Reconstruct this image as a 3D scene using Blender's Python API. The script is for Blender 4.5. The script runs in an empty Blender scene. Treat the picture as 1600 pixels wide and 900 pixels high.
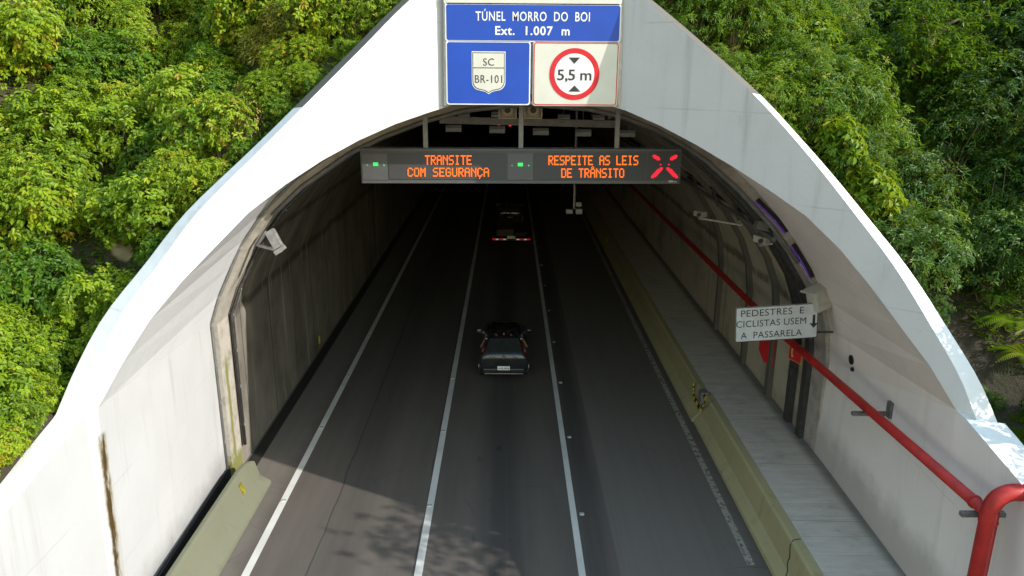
import bpy, bmesh, math, random
from mathutils import Vector, Matrix, noise
import numpy as np
R_ = math.radians
random.seed(7)
sc = bpy.context.scene
COL = sc.collection

# ------------------------------------------------------------ camera, sky, sun, exposure
F, CH = 1200.0, 10.5                    # focal length in photo pixels (1600 wide), camera height above the road
VPX, VPY, ROLL = 795.0, 99.0, 0.3       # where the road's direction vanishes in the photograph
_y = np.array([(VPX-800)/F, (VPY-450)/F, 1.0]); _y /= np.linalg.norm(_y)
_u = np.array([math.sin(R_(ROLL)), -math.cos(R_(ROLL)), 0.0])
_x = np.cross(_y, _u); _x /= np.linalg.norm(_x)
_z = np.cross(_x, _y)
B = np.stack([_x, _y, _z])
cam = bpy.data.cameras.new('camera'); camo = bpy.data.objects.new('camera', cam); COL.objects.link(camo)
cam.sensor_width = 36.0; cam.lens = F/1600*36.0; cam.clip_end = 2000; cam.clip_start = 0.05
r_, u_, b_ = B@np.array([1,0,0]), B@np.array([0,-1,0]), B@np.array([0,0,-1])
camo.matrix_world = Matrix(((r_[0],u_[0],b_[0],0),(r_[1],u_[1],b_[1],0),(r_[2],u_[2],b_[2],CH),(0,0,0,1)))
sc.camera = camo

SUN = Vector((1.62, -0.74, 1.0)).normalized()      # towards the sun
EL = math.asin(SUN.z); AZ = math.atan2(SUN.x, SUN.y)
w = bpy.data.worlds.new('World'); sc.world = w; w.use_nodes = True
nt = w.node_tree; nt.nodes.clear()
sky = nt.nodes.new('ShaderNodeTexSky'); sky.sky_type = 'NISHITA'; sky.sun_disc = False
sky.sun_elevation = EL; sky.sun_rotation = AZ; sky.air_density = 2.6; sky.dust_density = 0.7; sky.ozone_density = 3.4
bg = nt.nodes.new('ShaderNodeBackground'); bg.inputs['Strength'].default_value = 0.15
wo = nt.nodes.new('ShaderNodeOutputWorld')
nt.links.new(sky.outputs[0], bg.inputs[0]); nt.links.new(bg.outputs[0], wo.inputs[0])
sl = bpy.data.lights.new('sun', 'SUN'); sl.energy = 2.0; sl.angle = R_(0.5); sl.color = (1, 0.965, 0.90)
so = bpy.data.objects.new('sun', sl); COL.objects.link(so); so.location = (30, -10, 40)
so.rotation_euler = (-SUN).to_track_quat('-Z', 'Y').to_euler()
sc.view_settings.view_transform = 'Standard'; sc.view_settings.look = 'None'
sc.view_settings.exposure = 1.46; sc.view_settings.gamma = 1.0
sc.view_settings.use_white_balance = True; sc.view_settings.white_balance_temperature = 6700; sc.view_settings.white_balance_tint = 12
sc.cycles.use_denoising = True
sc.cycles.max_bounces = 12; sc.cycles.diffuse_bounces = 9; sc.cycles.transparent_max_bounces = 8
sc.cycles.sample_clamp_indirect = 6.0

# ------------------------------------------------------------ photo point -> place
C0 = np.array([0.0, 0.0, CH])
def ray(px, py): return B @ np.array([(px-800)/F, (py-450)/F, 1.0])
def onX(px, py, X): d = ray(px, py); return Vector(C0 + d*(X/d[0]))
def onY(px, py, Y): d = ray(px, py); return Vector(C0 + d*(Y/d[1]))
def onZ(px, py, Z): d = ray(px, py); return Vector(C0 + d*((Z-CH)/d[2]))
def proj(P):
    c = B.T @ (np.array(P) - C0)
    return (800+F*c[0]/c[2], 450+F*c[1]/c[2], c[2])

# ------------------------------------------------------------ objects
def wloc(o):
    v = Vector((0,0,0))
    while o is not None: v += o.location; o = o.parent
    return v
def tag(o, label=None, cat=None, group=None, kind=None):
    if label: o['label'] = label
    if cat: o['category'] = cat
    if group: o['group'] = group
    if kind: o['kind'] = kind
    return o
def thing(name, label, cat, loc=(0,0,0), group=None, rz=0):
    o = bpy.data.objects.new(name, None); COL.objects.link(o); o.location = loc; o.rotation_euler.z = rz
    o.empty_display_size = 0.2
    return tag(o, label, cat, group)
class G:
    """collects faces, builds one mesh object"""
    def __init__(s): s.v = []; s.f = []; s.m = []
    def add(s, vs, fs, mi=0):
        n = len(s.v); s.v += [Vector(p) for p in vs]
        for f in fs: s.f.append(tuple(n+i for i in f)); s.m.append(mi)
        return s
    def box(s, c, size, rot=None, mi=0):
        x, y, z = [q/2 for q in size]
        vs = [Vector((a*x, b*y, d*z)) for a in (-1,1) for b in (-1,1) for d in (-1,1)]
        if rot is not None: vs = [rot @ q for q in vs]
        c = Vector(c); vs = [q+c for q in vs]
        return s.add(vs, [(0,1,3,2),(4,6,7,5),(0,4,5,1),(2,3,7,6),(0,2,6,4),(1,5,7,3)], mi)
    def bar(s, a, b, wd, ht, up=(0,0,1), mi=0):
        a, b = Vector(a), Vector(b); d = b-a; L = d.length; d.normalize()
        up = Vector(up); x = d.cross(up).normalized(); z = x.cross(d)
        rot = Matrix((x, d, z)).transposed()
        return s.box((a+b)/2, (wd, L, ht), rot, mi)
    def tube(s, pts, r, n=10, mi=0, caps=True):
        pts = [Vector(p) for p in pts]; rr = r if isinstance(r, (list, tuple)) else [r]*len(pts)
        base = len(s.v); prev = None
        for i, p in enumerate(pts):
            t = (pts[min(i+1, len(pts)-1)] - pts[max(i-1, 0)]).normalized()
            if prev is None:
                a = t.cross(Vector((0,0,1)));
                if a.length < 1e-3: a = t.cross(Vector((1,0,0)))
                a.normalize()
            else:
                a = (prev - t*prev.dot(t)).normalized()
            prev = a; b = t.cross(a)
            for k in range(n):
                q = 2*math.pi*k/n; s.v.append(p + (a*math.cos(q) + b*math.sin(q))*rr[i])
        for i in range(len(pts)-1):
            for k in range(n):
                k2 = (k+1) % n
                s.f.append((base+i*n+k, base+i*n+k2, base+(i+1)*n+k2, base+(i+1)*n+k)); s.m.append(mi)
        if caps:
            s.f.append(tuple(base+k for k in range(n))[::-1]); s.m.append(mi)
            e = base+(len(pts)-1)*n; s.f.append(tuple(e+k for k in range(n))); s.m.append(mi)
        return s
    def disc(s, c, axis, r, h, n=24, mi=0):
        axis = Vector(axis).normalized(); c = Vector(c)
        return s.tube([c - axis*h/2, c + axis*h/2], r, n, mi)
    def prism(s, poly, U, V, O, h, mi=0):
        """poly in (u,v), placed at O + u*U + v*V, extruded by h along UxV (front face on the +UxV side)"""
        U, V, O = Vector(U), Vector(V), Vector(O); N = U.cross(V).normalized()
        n = len(poly); a = [O + U*p[0] + V*p[1] for p in poly]; b = [q + N*h for q in a]
        fs = [tuple(range(n))[::-1], tuple(range(n, 2*n))]
        fs += [(i, (i+1) % n, n+(i+1) % n, n+i) for i in range(n)]
        return s.add(a+b, fs, mi)
    def strip(s, A, Bp, mi=0):
        n = len(A); return s.add(list(A)+list(Bp), [(i, i+1, n+i+1, n+i) for i in range(n-1)], mi)
    def grid(s, rows, mi=0):
        n = len(rows[0]); vs = [p for r in rows for p in r]
        return s.add(vs, [(j*n+i, j*n+i+1, (j+1)*n+i+1, (j+1)*n+i) for j in range(len(rows)-1) for i in range(n-1)], mi)
    def build(s, name, mats, parent=None, smooth=False, bevel=0, local=False, sub=0, solid=0):
        off = Vector((0,0,0)) if (parent is None or local) else wloc(parent)
        me = bpy.data.meshes.new(name)
        me.from_pydata([tuple(p-off) for p in s.v], [], s.f)
        for m in (mats if isinstance(mats, (list, tuple)) else [mats]): me.materials.append(m)
        for p, mi in zip(me.polygons, s.m): p.material_index = mi; p.use_smooth = smooth
        bm = bmesh.new(); bm.from_mesh(me)
        if not getattr(s, 'keep', False): bmesh.ops.recalc_face_normals(bm, faces=bm.faces)
        bm.to_mesh(me); bm.free(); me.update()
        o = bpy.data.objects.new(name, me); COL.objects.link(o)
        if parent is not None: o.parent = parent
        if solid:
            q = o.modifiers.new('s', 'SOLIDIFY'); q.thickness = solid; q.offset = 0
        if bevel:
            q = o.modifiers.new('b', 'BEVEL'); q.width = bevel; q.segments = 2; q.limit_method = 'ANGLE'; q.angle_limit = R_(40)
        if sub:
            q = o.modifiers.new('u', 'SUBSURF'); q.levels = sub; q.render_levels = sub
        return o
def copy_thing(o, parent=None, **kw):
    c = o.copy(); COL.objects.link(c)
    if parent is not None: c.parent = parent
    for ch in o.children: copy_thing(ch, c)
    return c

# ------------------------------------------------------------ materials
def principled(name):
    m = bpy.data.materials.new(name); m.use_nodes = True
    t = m.node_tree; p = t.nodes['Principled BSDF']; return m, t, p
class N:
    """small node-graph helper"""
    def __init__(s, t): s.t = t
    def n(s, typ, **kw):
        q = s.t.nodes.new(typ)
        for k, v in kw.items(): setattr(q, k, v)
        return q
    def link(s, a, b): s.t.links.new(a, b)
    def val(s, sock, v):
        if hasattr(v, 'is_output') or hasattr(v, 'links'): s.link(v, sock)
        else: sock.default_value = v
    def pos(s): return s.n('ShaderNodeNewGeometry').outputs['Position']
    def obj(s): return s.n('ShaderNodeTexCoord').outputs['Object']
    def mapv(s, v, scale, loc=(0,0,0)):
        q = s.n('ShaderNodeMapping'); s.link(v, q.inputs[0]); q.inputs['Scale'].default_value = scale; q.inputs['Location'].default_value = loc
        return q.outputs[0]
    def noise(s, v, scale, detail=4, rough=0.6, dist=0.0):
        q = s.n('ShaderNodeTexNoise'); s.link(v, q.inputs['Vector']); q.inputs['Scale'].default_value = scale
        q.inputs['Detail'].default_value = detail; q.inputs['Roughness'].default_value = rough; q.inputs['Distortion'].default_value = dist
        return q.outputs['Fac']
    def rng(s, f, a, b, c=0.0, d=1.0, smooth=True):
        q = s.n('ShaderNodeMapRange'); q.interpolation_type = 'SMOOTHSTEP' if smooth else 'LINEAR'; q.clamp = True
        s.link(f, q.inputs[0])
        for i, x in enumerate((a, b, c, d)): q.inputs[1+i].default_value = x
        return q.outputs[0]
    def math(s, op, a, b=0.0):
        q = s.n('ShaderNodeMath', operation=op); s.val(q.inputs[0], a); s.val(q.inputs[1], b); return q.outputs[0]
    def mix(s, fac, a, b):
        q = s.n('ShaderNodeMix', data_type='RGBA'); s.val(q.inputs[0], fac)
        s.val(q.inputs[6], a if not isinstance(a, tuple) else (*a[:3], 1)); s.val(q.inputs[7], b if not isinstance(b, tuple) else (*b[:3], 1))
        return q.outputs[2]
    def sep(s, v):
        q = s.n('ShaderNodeSeparateXYZ'); s.link(v, q.inputs[0]); return q.outputs
    def bump(s, h, strength, dist, p):
        q = s.n('ShaderNodeBump'); q.inputs['Strength'].default_value = strength; q.inputs['Distance'].default_value = dist
        s.link(h, q.inputs['Height']); s.link(q.outputs[0], p.inputs['Normal'])
def plain(name, col, rough=0.5, metal=0.0, var=0.12, scale=6.0, bump=0.0, spec=0.5, coat=0.0):
    m, t, p = principled(name); g = N(t)
    f = g.rng(g.noise(g.obj(), scale), 0.3, 0.7)
    lo = tuple(c*(1-var) for c in col); hi = tuple(min(1, c*(1+var)) for c in col)
    g.link(g.mix(f, lo, hi), p.inputs['Base Color'])
    g.link(g.rng(f, 0, 1, max(0.02, rough-0.06), min(1, rough+0.06)), p.inputs['Roughness'])
    p.inputs['Metallic'].default_value = metal; p.inputs['Specular IOR Level'].default_value = spec
    p.inputs['Coat Weight'].default_value = coat
    if bump: g.bump(g.noise(g.obj(), scale*6), bump, 0.01, p)
    return m
def emit(name, col, strength):
    m, t, p = principled(name)
    p.inputs['Base Color'].default_value = (*[c*0.3 for c in col], 1)
    p.inputs['Emission Color'].default_value = (*col, 1); p.inputs['Emission Strength'].default_value = strength
    return m

def wall_paint(name, base, dirt, amount=0.5, streak=0.5, rough=0.75, board=None, foot=0.0, stain=None):
    m, t, p = principled(name); g = N(t); P = g.pos()
    c = g.mix(g.rng(g.noise(P, 0.55, 5), 0.35, 0.75), base, tuple(b*0.93 for b in base))
    st = g.rng(g.noise(g.mapv(P, (3.2, 3.2, 0.22)), 1.0, 5, 0.65), 0.52, 0.78)      # run-down streaks
    c = g.mix(g.math('MULTIPLY', st, streak), c, dirt)
    bl = g.rng(g.noise(P, 1.7, 7, 0.7), 0.60, 0.80)                                    # blotches
    c = g.mix(g.math('MULTIPLY', bl, amount), c, dirt)
    sp = g.rng(g.noise(P, 14, 2, 0.5), 0.74, 0.80)                                     # chips
    c = g.mix(g.math('MULTIPLY', sp, 0.35*amount+0.1), c, tuple(d*0.5 for d in dirt))
    Xs, Ys, Zs = g.sep(P)
    sn = g.math('ADD', Zs, g.math('MULTIPLY', g.noise(P, 1.2, 3), 0.05))
    seam = g.rng(g.math('FRACT', g.math('MULTIPLY', sn, 0.62)), 0.022, 0.008)
    seam = g.math('MULTIPLY', seam, g.rng(g.noise(P, 0.8, 3), 0.42, 0.6))
    c = g.mix(g.math('MULTIPLY', seam, 0.35), c, dirt)
    if foot:
        z = g.sep(P)[2]
        zz = g.math('ADD', z, g.math('MULTIPLY', g.noise(P, 1.6, 5), -0.9))
        c = g.mix(g.math('MULTIPLY', g.rng(zz, foot+0.5, foot-0.45), 0.55), c, tuple(d*0.45 for d in dirt))
    if stain:                                                                          # (y at top, y per z, top z, width, axis)
        X, Y, Z = g.sep(P)
        for (y0, z0, k, wd, bot, colr, wall) in stain:
            yc = g.math('ADD', Y, g.math('MULTIPLY', g.math('SUBTRACT', Z, z0), k))
            yc = g.math('ADD', yc, g.math('MULTIPLY', g.math('SUBTRACT', g.noise(P, 2.5, 4), 0.5), wd*1.2))
            d = g.math('ABSOLUTE', g.math('SUBTRACT', yc, y0))
            mk = g.rng(d, wd, wd*0.35)
            mk = g.math('MULTIPLY', mk, g.rng(Z, z0+0.06, z0-0.05))
            mk = g.math('MULTIPLY', mk, g.rng(Z, bot-0.3, bot+0.5))
            mk = g.math('MULTIPLY', mk, g.rng(g.math('MULTIPLY', X, wall), 5.0, 6.0))
            mk = g.math('MULTIPLY', mk, g.rng(g.noise(g.mapv(P, (9, 9, 2.2)), 1.0, 5, 0.7), 0.25, 0.55))
            c = g.mix(mk, c, colr)
    g.link(c, p.inputs['Base Color']); p.inputs['Roughness'].default_value = rough
    p.inputs['Specular IOR Level'].default_value = 0.3
    g.bump(g.noise(P, 9, 8, 0.7), 0.22, 0.03, p)
    return m

M = {}
M['portal'] = wall_paint('portal white paint', (0.585,0.585,0.595), (0.30,0.295,0.28), 0.5, 0.45)
M['wall_l'] = wall_paint('left wall white paint', (0.80,0.79,0.78), (0.55,0.52,0.48), 0.2, 0.35, foot=0.5,
    stain=[(0,0,0,0,0,(0,0,0),0)] if False else None)
M['wall_r_lifted'] = wall_paint('right wall paint lifted for shade', (0.90,0.85,0.80), (0.58,0.54,0.49), 0.28, 0.35, foot=1.3)  # shaded wall: its colour is lightened to lift the shade
M['soffit'] = wall_paint('soffit paint', (0.60,0.62,0.645), (0.41,0.41,0.40), 0.25, 0.25)  # sunlit half of the soffit paint, colour darkened to offset the sun
M['soffit_r_lifted'] = wall_paint('beige soffit paint lifted for shade', (0.88,0.80,0.74), (0.55,0.50,0.45), 0.2, 0.25)  # shaded half of the same soffit, beige lightened to lift the shade
M['coping'] = wall_paint('coping paint', (0.80,0.81,0.82), (0.30,0.29,0.27), 0.5, 0.2)
M['coping_dark'] = wall_paint('weathered coping', (0.16,0.145,0.13), (0.07,0.065,0.06), 0.7, 0.4)
M['extrados'] = wall_paint('weathered concrete', (0.13,0.12,0.10), (0.05,0.055,0.035), 0.9, 0.6)
M['barrier'] = wall_paint('olive barrier paint', (0.38,0.345,0.19), (0.17,0.15,0.10), 0.5, 0.5)
M['barrier_l'] = wall_paint('pale barrier paint', (0.155,0.16,0.112), (0.10,0.10,0.072), 0.4, 0.4)
M['grey_paint'] = plain('grey painted steel', (0.20,0.20,0.20), 0.55, 0.2, 0.2, 5)
M['dark_steel'] = plain('dark steel', (0.07,0.07,0.068), 0.5, 0.4, 0.25, 7)
M['galv'] = plain('galvanised steel', (0.36,0.36,0.36), 0.45, 0.5, 0.18, 9)
M['conduit'] = plain('grey conduit', (0.17,0.17,0.165), 0.55, 0.1, 0.15, 4)
M['cream'] = plain('cream enamel', (0.50,0.48,0.43), 0.5, 0, 0.10, 8)
M['red_pipe'] = plain('red pipe paint', (0.42,0.020,0.016), 0.5, 0, 0.25, 2.2, 0.05)
M['red_plate'] = plain('red plate', (0.55,0.02,0.02), 0.5, 0, 0.1, 6)
M['black'] = plain('black', (0.012,0.012,0.012), 0.5)
M['rubber'] = plain('rubber', (0.02,0.02,0.02), 0.8)
M['yellow'] = plain('yellow reflector', (0.62,0.48,0.02), 0.4)
M['sign_blue'] = plain('sign blue', (0.003,0.058,0.40), 0.45, 0, 0.06, 2)
M['sign_white'] = plain('sign white', (0.74,0.75,0.75), 0.45, 0, 0.05, 3)
M['sign_cream'] = plain('sign cream', (0.60,0.60,0.54), 0.45, 0, 0.05, 1.5)
M['sign_red'] = plain('sign red', (0.58,0.01,0.025), 0.45, 0, 0.08, 4)
M['sign_black'] = plain('sign black', (0.03,0.032,0.035), 0.55)
M['led_body'] = plain('display housing', (0.072,0.073,0.076), 0.55, 0.1, 0.12, 3)
M['led_mask'] = plain('display face', (0.052,0.053,0.057), 0.7, 0, 0.1, 5)
M['led_panel'] = plain('signal panel', (0.085,0.088,0.094), 0.6, 0, 0.08, 4)
M['orange'] = emit('orange led', (1.0, 0.165, 0.015), 0.52)
M['green'] = emit('green led', (0.02, 0.75, 0.13), 0.45)
M['red_led'] = emit('red led', (1.0, 0.012, 0.04), 0.5)
M['purple'] = emit('violet led', (0.12, 0.015, 0.42), 0.16)
M['tail_on'] = emit('tail lamp', (1.0, 0.01, 0.03), 0.09)
M['lamp_white'] = emit('pale lamp', (1.0, 0.85, 0.82), 0.10)
M['lens'] = plain('lamp glass', (0.40,0.40,0.39), 0.25)
M['steelpale'] = plain('pale plate', (0.42,0.42,0.42), 0.5)
M['white_line'] = None

def asphalt():
    m, t, p = principled('asphalt'); g = N(t); P = g.pos(); X, Y, Z = g.sep(P)
    wob = g.math('ADD', X, g.math('MULTIPLY', g.math('SUBTRACT', g.noise(g.mapv(P, (0.25,0.08,1)), 1.0, 3), 0.5), 0.5))
    c = g.mix(g.rng(g.noise(g.mapv(P, (1.4, 0.16, 1)), 1.0, 5, 0.6), 0.3, 0.7), (0.078,0.066,0.056), (0.108,0.092,0.079))
    # tyre polished / oily bands along each lane
    for xc, wd, k in ((-0.1, 0.8, 0.72), (-3.9, 0.9, 0.30), (2.0, 0.42, 0.6), (3.4, 0.6, 0.10)):
        d = g.math('ABSOLUTE', g.math('SUBTRACT', wob, xc))
        c = g.mix(g.math('MULTIPLY', g.rng(d, wd, wd*0.2), k), c, (0.024,0.023,0.022))
    # newer grey surfacing of the right-hand lane, dusty shoulder on the left
    c = g.mix(g.math('MULTIPLY', g.rng(X, 2.42, 2.5), 0.75), c, (0.175,0.157,0.138))
    c = g.mix(g.math('MULTIPLY', g.rng(g.math('ADD', X, g.math('MULTIPLY', g.noise(P, 1.2, 5), 0.7)), -5.25, -5.75), 0.7), c, (0.17,0.155,0.135))
    c = g.mix(g.math('MULTIPLY', g.rng(g.math('ADD', X, g.math('MULTIPLY', g.noise(P, 1.2, 5), -0.6)), 5.0, 5.5), 0.45), c, (0.035,0.032,0.028))
    c = g.mix(g.math('MULTIPLY', g.rng(g.noise(P, 2.1, 6, 0.7), 0.62, 0.75), 0.35), c, (0.03,0.028,0.027))
    c = g.mix(g.rng(g.noise(P, 55, 2, 0.5), 0.35, 0.75), c, g.mix(0.5, c, (0.12,0.115,0.11)))
    pt = g.n('ShaderNodeTexVoronoi'); pt.feature = 'DISTANCE_TO_EDGE'; pt.inputs['Scale'].default_value = 0.55
    wv = g.n('ShaderNodeMix', data_type='RGBA'); wv.inputs[0].default_value = 0.12; g.link(P, wv.inputs[6])
    nz = g.n('ShaderNodeTexNoise'); nz.inputs['Scale'].default_value = 1.3; nz.inputs['Detail'].default_value = 5; g.link(P, nz.inputs['Vector']); g.link(nz.outputs['Color'], wv.inputs[7])
    g.link(wv.outputs[2], pt.inputs['Vector'])
    crk = g.math('MULTIPLY', g.rng(pt.outputs['Distance'], 0.012, 0.003), g.rng(g.noise(P, 0.22, 2), 0.50, 0.62))
    c = g.mix(g.math('MULTIPLY', crk, 0.28), c, (0.02,0.019,0.018))
    st2 = g.rng(g.noise(g.mapv(P, (5.0, 0.10, 1)), 1.0, 4, 0.6), 0.45, 0.75)
    c = g.mix(g.math('MULTIPLY', st2, 0.35), c, (0.105,0.096,0.086))
    drp = g.math('MULTIPLY', g.rng(g.noise(g.mapv(P, (3.0, 1.6, 1)), 1.0, 3, 0.5), 0.66, 0.72), g.rng(g.math('ABSOLUTE', g.math('SUBTRACT', wob, -0.1)), 1.1, 0.3))
    c = g.mix(g.math('MULTIPLY', drp, 0.6), c, (0.018,0.017,0.016))
    # long seam lines and pale spills
    sx = g.math('ADD', X, g.math('MULTIPLY', g.math('SUBTRACT', g.noise(g.mapv(P, (0.1,0.5,1)), 1.0, 3), 0.5), 0.18))
    for xs in (-4.25, -1.99):
        c = g.mix(g.math('MULTIPLY', g.rng(g.math('ABSOLUTE', g.math('SUBTRACT', sx, xs)), 0.03, 0.01), 0.6), c, (0.018,0.018,0.018))
    spk = g.math('MULTIPLY', g.rng(g.noise(P, 9, 2, 0.5), 0.77, 0.79), g.rng(g.noise(P, 0.45, 2), 0.5, 0.62))
    c = g.mix(spk, c, (0.22,0.21,0.19))
    g.link(c, p.inputs['Base Color']); p.inputs['Roughness'].default_value = 0.82; p.inputs['Specular IOR Level'].default_value = 0.35
    g.bump(g.noise(P, 70, 3, 0.6), 0.35, 0.01, p)
    return m
M['asphalt'] = asphalt()
def line_paint(name, col, lo, hi, under=(0.06,0.056,0.053)):
    m, t, p = principled(name); g = N(t); P = g.pos()
    wear = g.rng(g.noise(P, 7, 6, 0.75), lo, hi)
    c = g.mix(g.rng(g.noise(P, 0.8, 3), 0.3, 0.7), col, tuple(q*0.82 for q in col))
    g.link(g.mix(wear, c, under), p.inputs['Base Color']); p.inputs['Roughness'].default_value = 0.6
    return m
M['line'] = line_paint('white line paint', (0.60,0.60,0.575), 0.64, 0.9)
M['worn_line'] = line_paint('worn line paint', (0.38,0.35,0.30), 0.50, 0.58)
def walkway_mat():
    m, t, p = principled('boarded concrete walkway'); g = N(t); P = g.pos()
    c = g.mix(g.rng(g.noise(g.mapv(P, (1.1, 4.2, 1)), 1.0, 6, 0.7), 0.2, 0.8), (0.44,0.41,0.365), (0.60,0.56,0.50))
    X, Y, Z = g.sep(P)
    yy = g.math('ADD', Y, g.math('MULTIPLY', g.noise(P, 0.9, 3), 0.10))
    fr = g.math('FRACT', g.math('MULTIPLY', yy, 1.55))
    c = g.mix(g.math('MULTIPLY', g.rng(fr, 0.07, 0.02), 0.22), c, (0.16,0.16,0.15))
    c = g.mix(g.math('MULTIPLY', g.rng(g.noise(P, 2.2, 6, 0.7), 0.58, 0.75), 0.4), c, (0.22,0.215,0.20))
    ln = g.math('FRACT', g.math('MULTIPLY', g.math('ADD', Y, g.math('MULTIPLY', X, 0.04)), 0.4))
    c = g.mix(g.math('MULTIPLY', g.rng(ln, 0.012, 0.004), 0.45), c, (0.06,0.056,0.05))
    c = g.mix(g.math('MULTIPLY', g.rng(g.noise(P, 1.1, 7, 0.7), 0.50, 0.72), 0.45), c, (0.27,0.25,0.22))
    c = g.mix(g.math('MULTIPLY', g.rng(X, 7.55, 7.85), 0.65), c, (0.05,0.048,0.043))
    g.link(c, p.inputs['Base Color']); p.inputs['Roughness'].default_value = 0.85
    g.bump(g.math('ADD', g.rng(fr, 0.1, 0.0, 0, -1), g.noise(P, 20, 4)), 0.4, 0.02, p)
    return m
M['walkway'] = walkway_mat()
def lining_mat():
    m, t, p = principled('sooty tunnel concrete'); g = N(t); P = g.pos(); X, Y, Z = g.sep(P)
    c = g.mix(g.rng(g.noise(g.mapv(P, (1.2, 0.8, 0.3)), 1.0, 6, 0.62), 0.25, 0.80), (0.15,0.135,0.115), (0.28,0.255,0.22))
    c = g.mix(g.math('MULTIPLY', g.rng(X, 2.0, 4.5), 0.85), c, (0.55,0.50,0.37))  # right side lightened in the colour to offset the weak light there
    c = g.mix(g.math('MULTIPLY', g.rng(g.noise(P, 0.5, 4), 0.45, 0.75), 0.6), c, (0.075,0.07,0.058))
    fr = g.math('FRACT', g.math('MULTIPLY', Y, 0.41))
    c = g.mix(g.math('MULTIPLY', g.rng(fr, 0.035, 0.012), 0.7), c, (0.03,0.028,0.025))
    for z0 in (4.25, 6.2):
        zz = g.math('ADD', Z, g.math('MULTIPLY', g.math('SUBTRACT', g.noise(P, 1.1, 4), 0.5), 0.5))
        c = g.mix(g.math('MULTIPLY', g.rng(g.math('ABSOLUTE', g.math('SUBTRACT', zz, z0)), 0.22, 0.04), 0.6), c, (0.028,0.026,0.023))
    wl = g.math('MULTIPLY', g.rng(g.noise(g.mapv(P, (1.0, 2.6, 0.10)), 1.0, 4, 0.6), 0.58, 0.66), 0.5)
    c = g.mix(wl, c, (0.45,0.42,0.38))
    g.link(c, p.inputs['Base Color']); p.inputs['Roughness'].default_value = 0.8; p.inputs['Specular IOR Level'].default_value = 0.25
    g.bump(g.noise(P, 5, 8, 0.7), 0.4, 0.06, p)
    return m
M['lining'] = lining_mat()
def ring_mat():
    m, t, p = principled('cream ring with algae'); g = N(t); P = g.pos(); X, Y, Z = g.sep(P)
    c = g.mix(g.rng(g.noise(P, 2, 6, 0.7), 0.4, 0.7), (0.42,0.39,0.35), (0.26,0.235,0.20))
    yy = g.math('ADD', Y, g.math('MULTIPLY', g.math('SUBTRACT', g.noise(P, 3, 4), 0.5), 0.16))
    al = g.math('MULTIPLY', g.rng(g.math('ABSOLUTE', g.math('SUBTRACT', yy, 18.16)), 0.13, 0.04), g.rng(Z, 3.6, 3.0))
    al = g.math('MAXIMUM', al, g.rng(g.math('ADD', Z, g.math('MULTIPLY', g.noise(P, 4, 4), -0.7)), 0.45, 0.15))
    al = g.math('MULTIPLY', al, g.rng(X, -5.5, -6.5))
    c = g.mix(g.math('MULTIPLY', al, 0.9), c, (0.17,0.18,0.03))
    g.link(c, p.inputs['Base Color']); p.inputs['Roughness'].default_value = 0.8
    return m
M['ring'] = ring_mat()
def soil_mat(name, a, b, cc):
    m, t, p = principled(name); g = N(t); P = g.pos()
    c = g.mix(g.rng(g.noise(P, 0.9, 6, 0.65), 0.35, 0.7), a, b)
    c = g.mix(g.rng(g.noise(P, 0.35, 5, 0.6), 0.5, 0.62), c, cc)
    g.link(c, p.inputs['Base Color']); p.inputs['Roughness'].default_value = 0.95
    g.bump(g.noise(P, 6, 8, 0.7), 0.8, 0.1, p)
    return m
M['soil'] = soil_mat('hillside soil', (0.045,0.036,0.022), (0.085,0.066,0.04), (0.03,0.042,0.012))
M['rock'] = plain('tan rock', (0.34,0.26,0.16), 0.9, 0, 0.25, 2.5, 0.5)
M['bark'] = plain('bark', (0.20,0.145,0.095), 0.9, 0, 0.3, 8, 0.5)
def leaf_mat(name, cols, trans=0.35, rough=0.45):
    m, t, p = principled(name); g = N(t)
    at = g.n('ShaderNodeAttribute', attribute_name='tint').outputs['Fac']
    oi = g.n('ShaderNodeObjectInfo').outputs['Random']
    f = g.math('ADD', at, g.math('MULTIPLY', g.math('SUBTRACT', oi, 0.5), 0.42))
    f = g.math('ADD', f, g.math('MULTIPLY', g.math('SUBTRACT', g.noise(g.pos(), 0.28, 2), 0.5), 0.5))
    r = g.n('ShaderNodeValToRGB'); g.link(f, r.inputs[0]); e = r.color_ramp.elements
    e[0].position = cols[0][0]; e[0].color = (*cols[0][1], 1); e[1].position = cols[-1][0]; e[1].color = (*cols[-1][1], 1)
    for ps, cl in cols[1:-1]:
        q = e.new(ps); q.color = (*cl, 1)
    g.link(r.outputs[0], p.inputs['Base Color']); p.inputs['Roughness'].default_value = rough
    p.inputs['Specular IOR Level'].default_value = 0.35
    tr = g.n('ShaderNodeBsdfTranslucent'); g.link(g.mix(0.5, r.outputs[0], (0.34,0.46,0.015)), tr.inputs[0])
    mx = g.n('ShaderNodeMixShader'); mx.inputs[0].default_value = trans
    g.link(p.outputs[0], mx.inputs[1]); g.link(tr.outputs[0], mx.inputs[2])
    out = t.nodes['Material Output']; g.link(mx.outputs[0], out.inputs[0])
    return m
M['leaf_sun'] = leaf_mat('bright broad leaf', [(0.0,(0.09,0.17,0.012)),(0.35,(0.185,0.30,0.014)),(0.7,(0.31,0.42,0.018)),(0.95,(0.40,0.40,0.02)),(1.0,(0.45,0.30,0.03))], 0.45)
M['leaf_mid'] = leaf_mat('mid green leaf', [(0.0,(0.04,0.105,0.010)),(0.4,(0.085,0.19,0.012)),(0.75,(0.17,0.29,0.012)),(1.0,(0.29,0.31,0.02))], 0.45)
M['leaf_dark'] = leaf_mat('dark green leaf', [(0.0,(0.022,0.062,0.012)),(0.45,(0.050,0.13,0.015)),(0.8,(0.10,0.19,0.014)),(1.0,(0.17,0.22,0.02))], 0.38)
M['leaf_dry'] = leaf_mat('dry grass', [(0.0,(0.13,0.16,0.014)),(0.5,(0.30,0.28,0.03)),(1.0,(0.42,0.33,0.08))], 0.35, 0.6)

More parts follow.
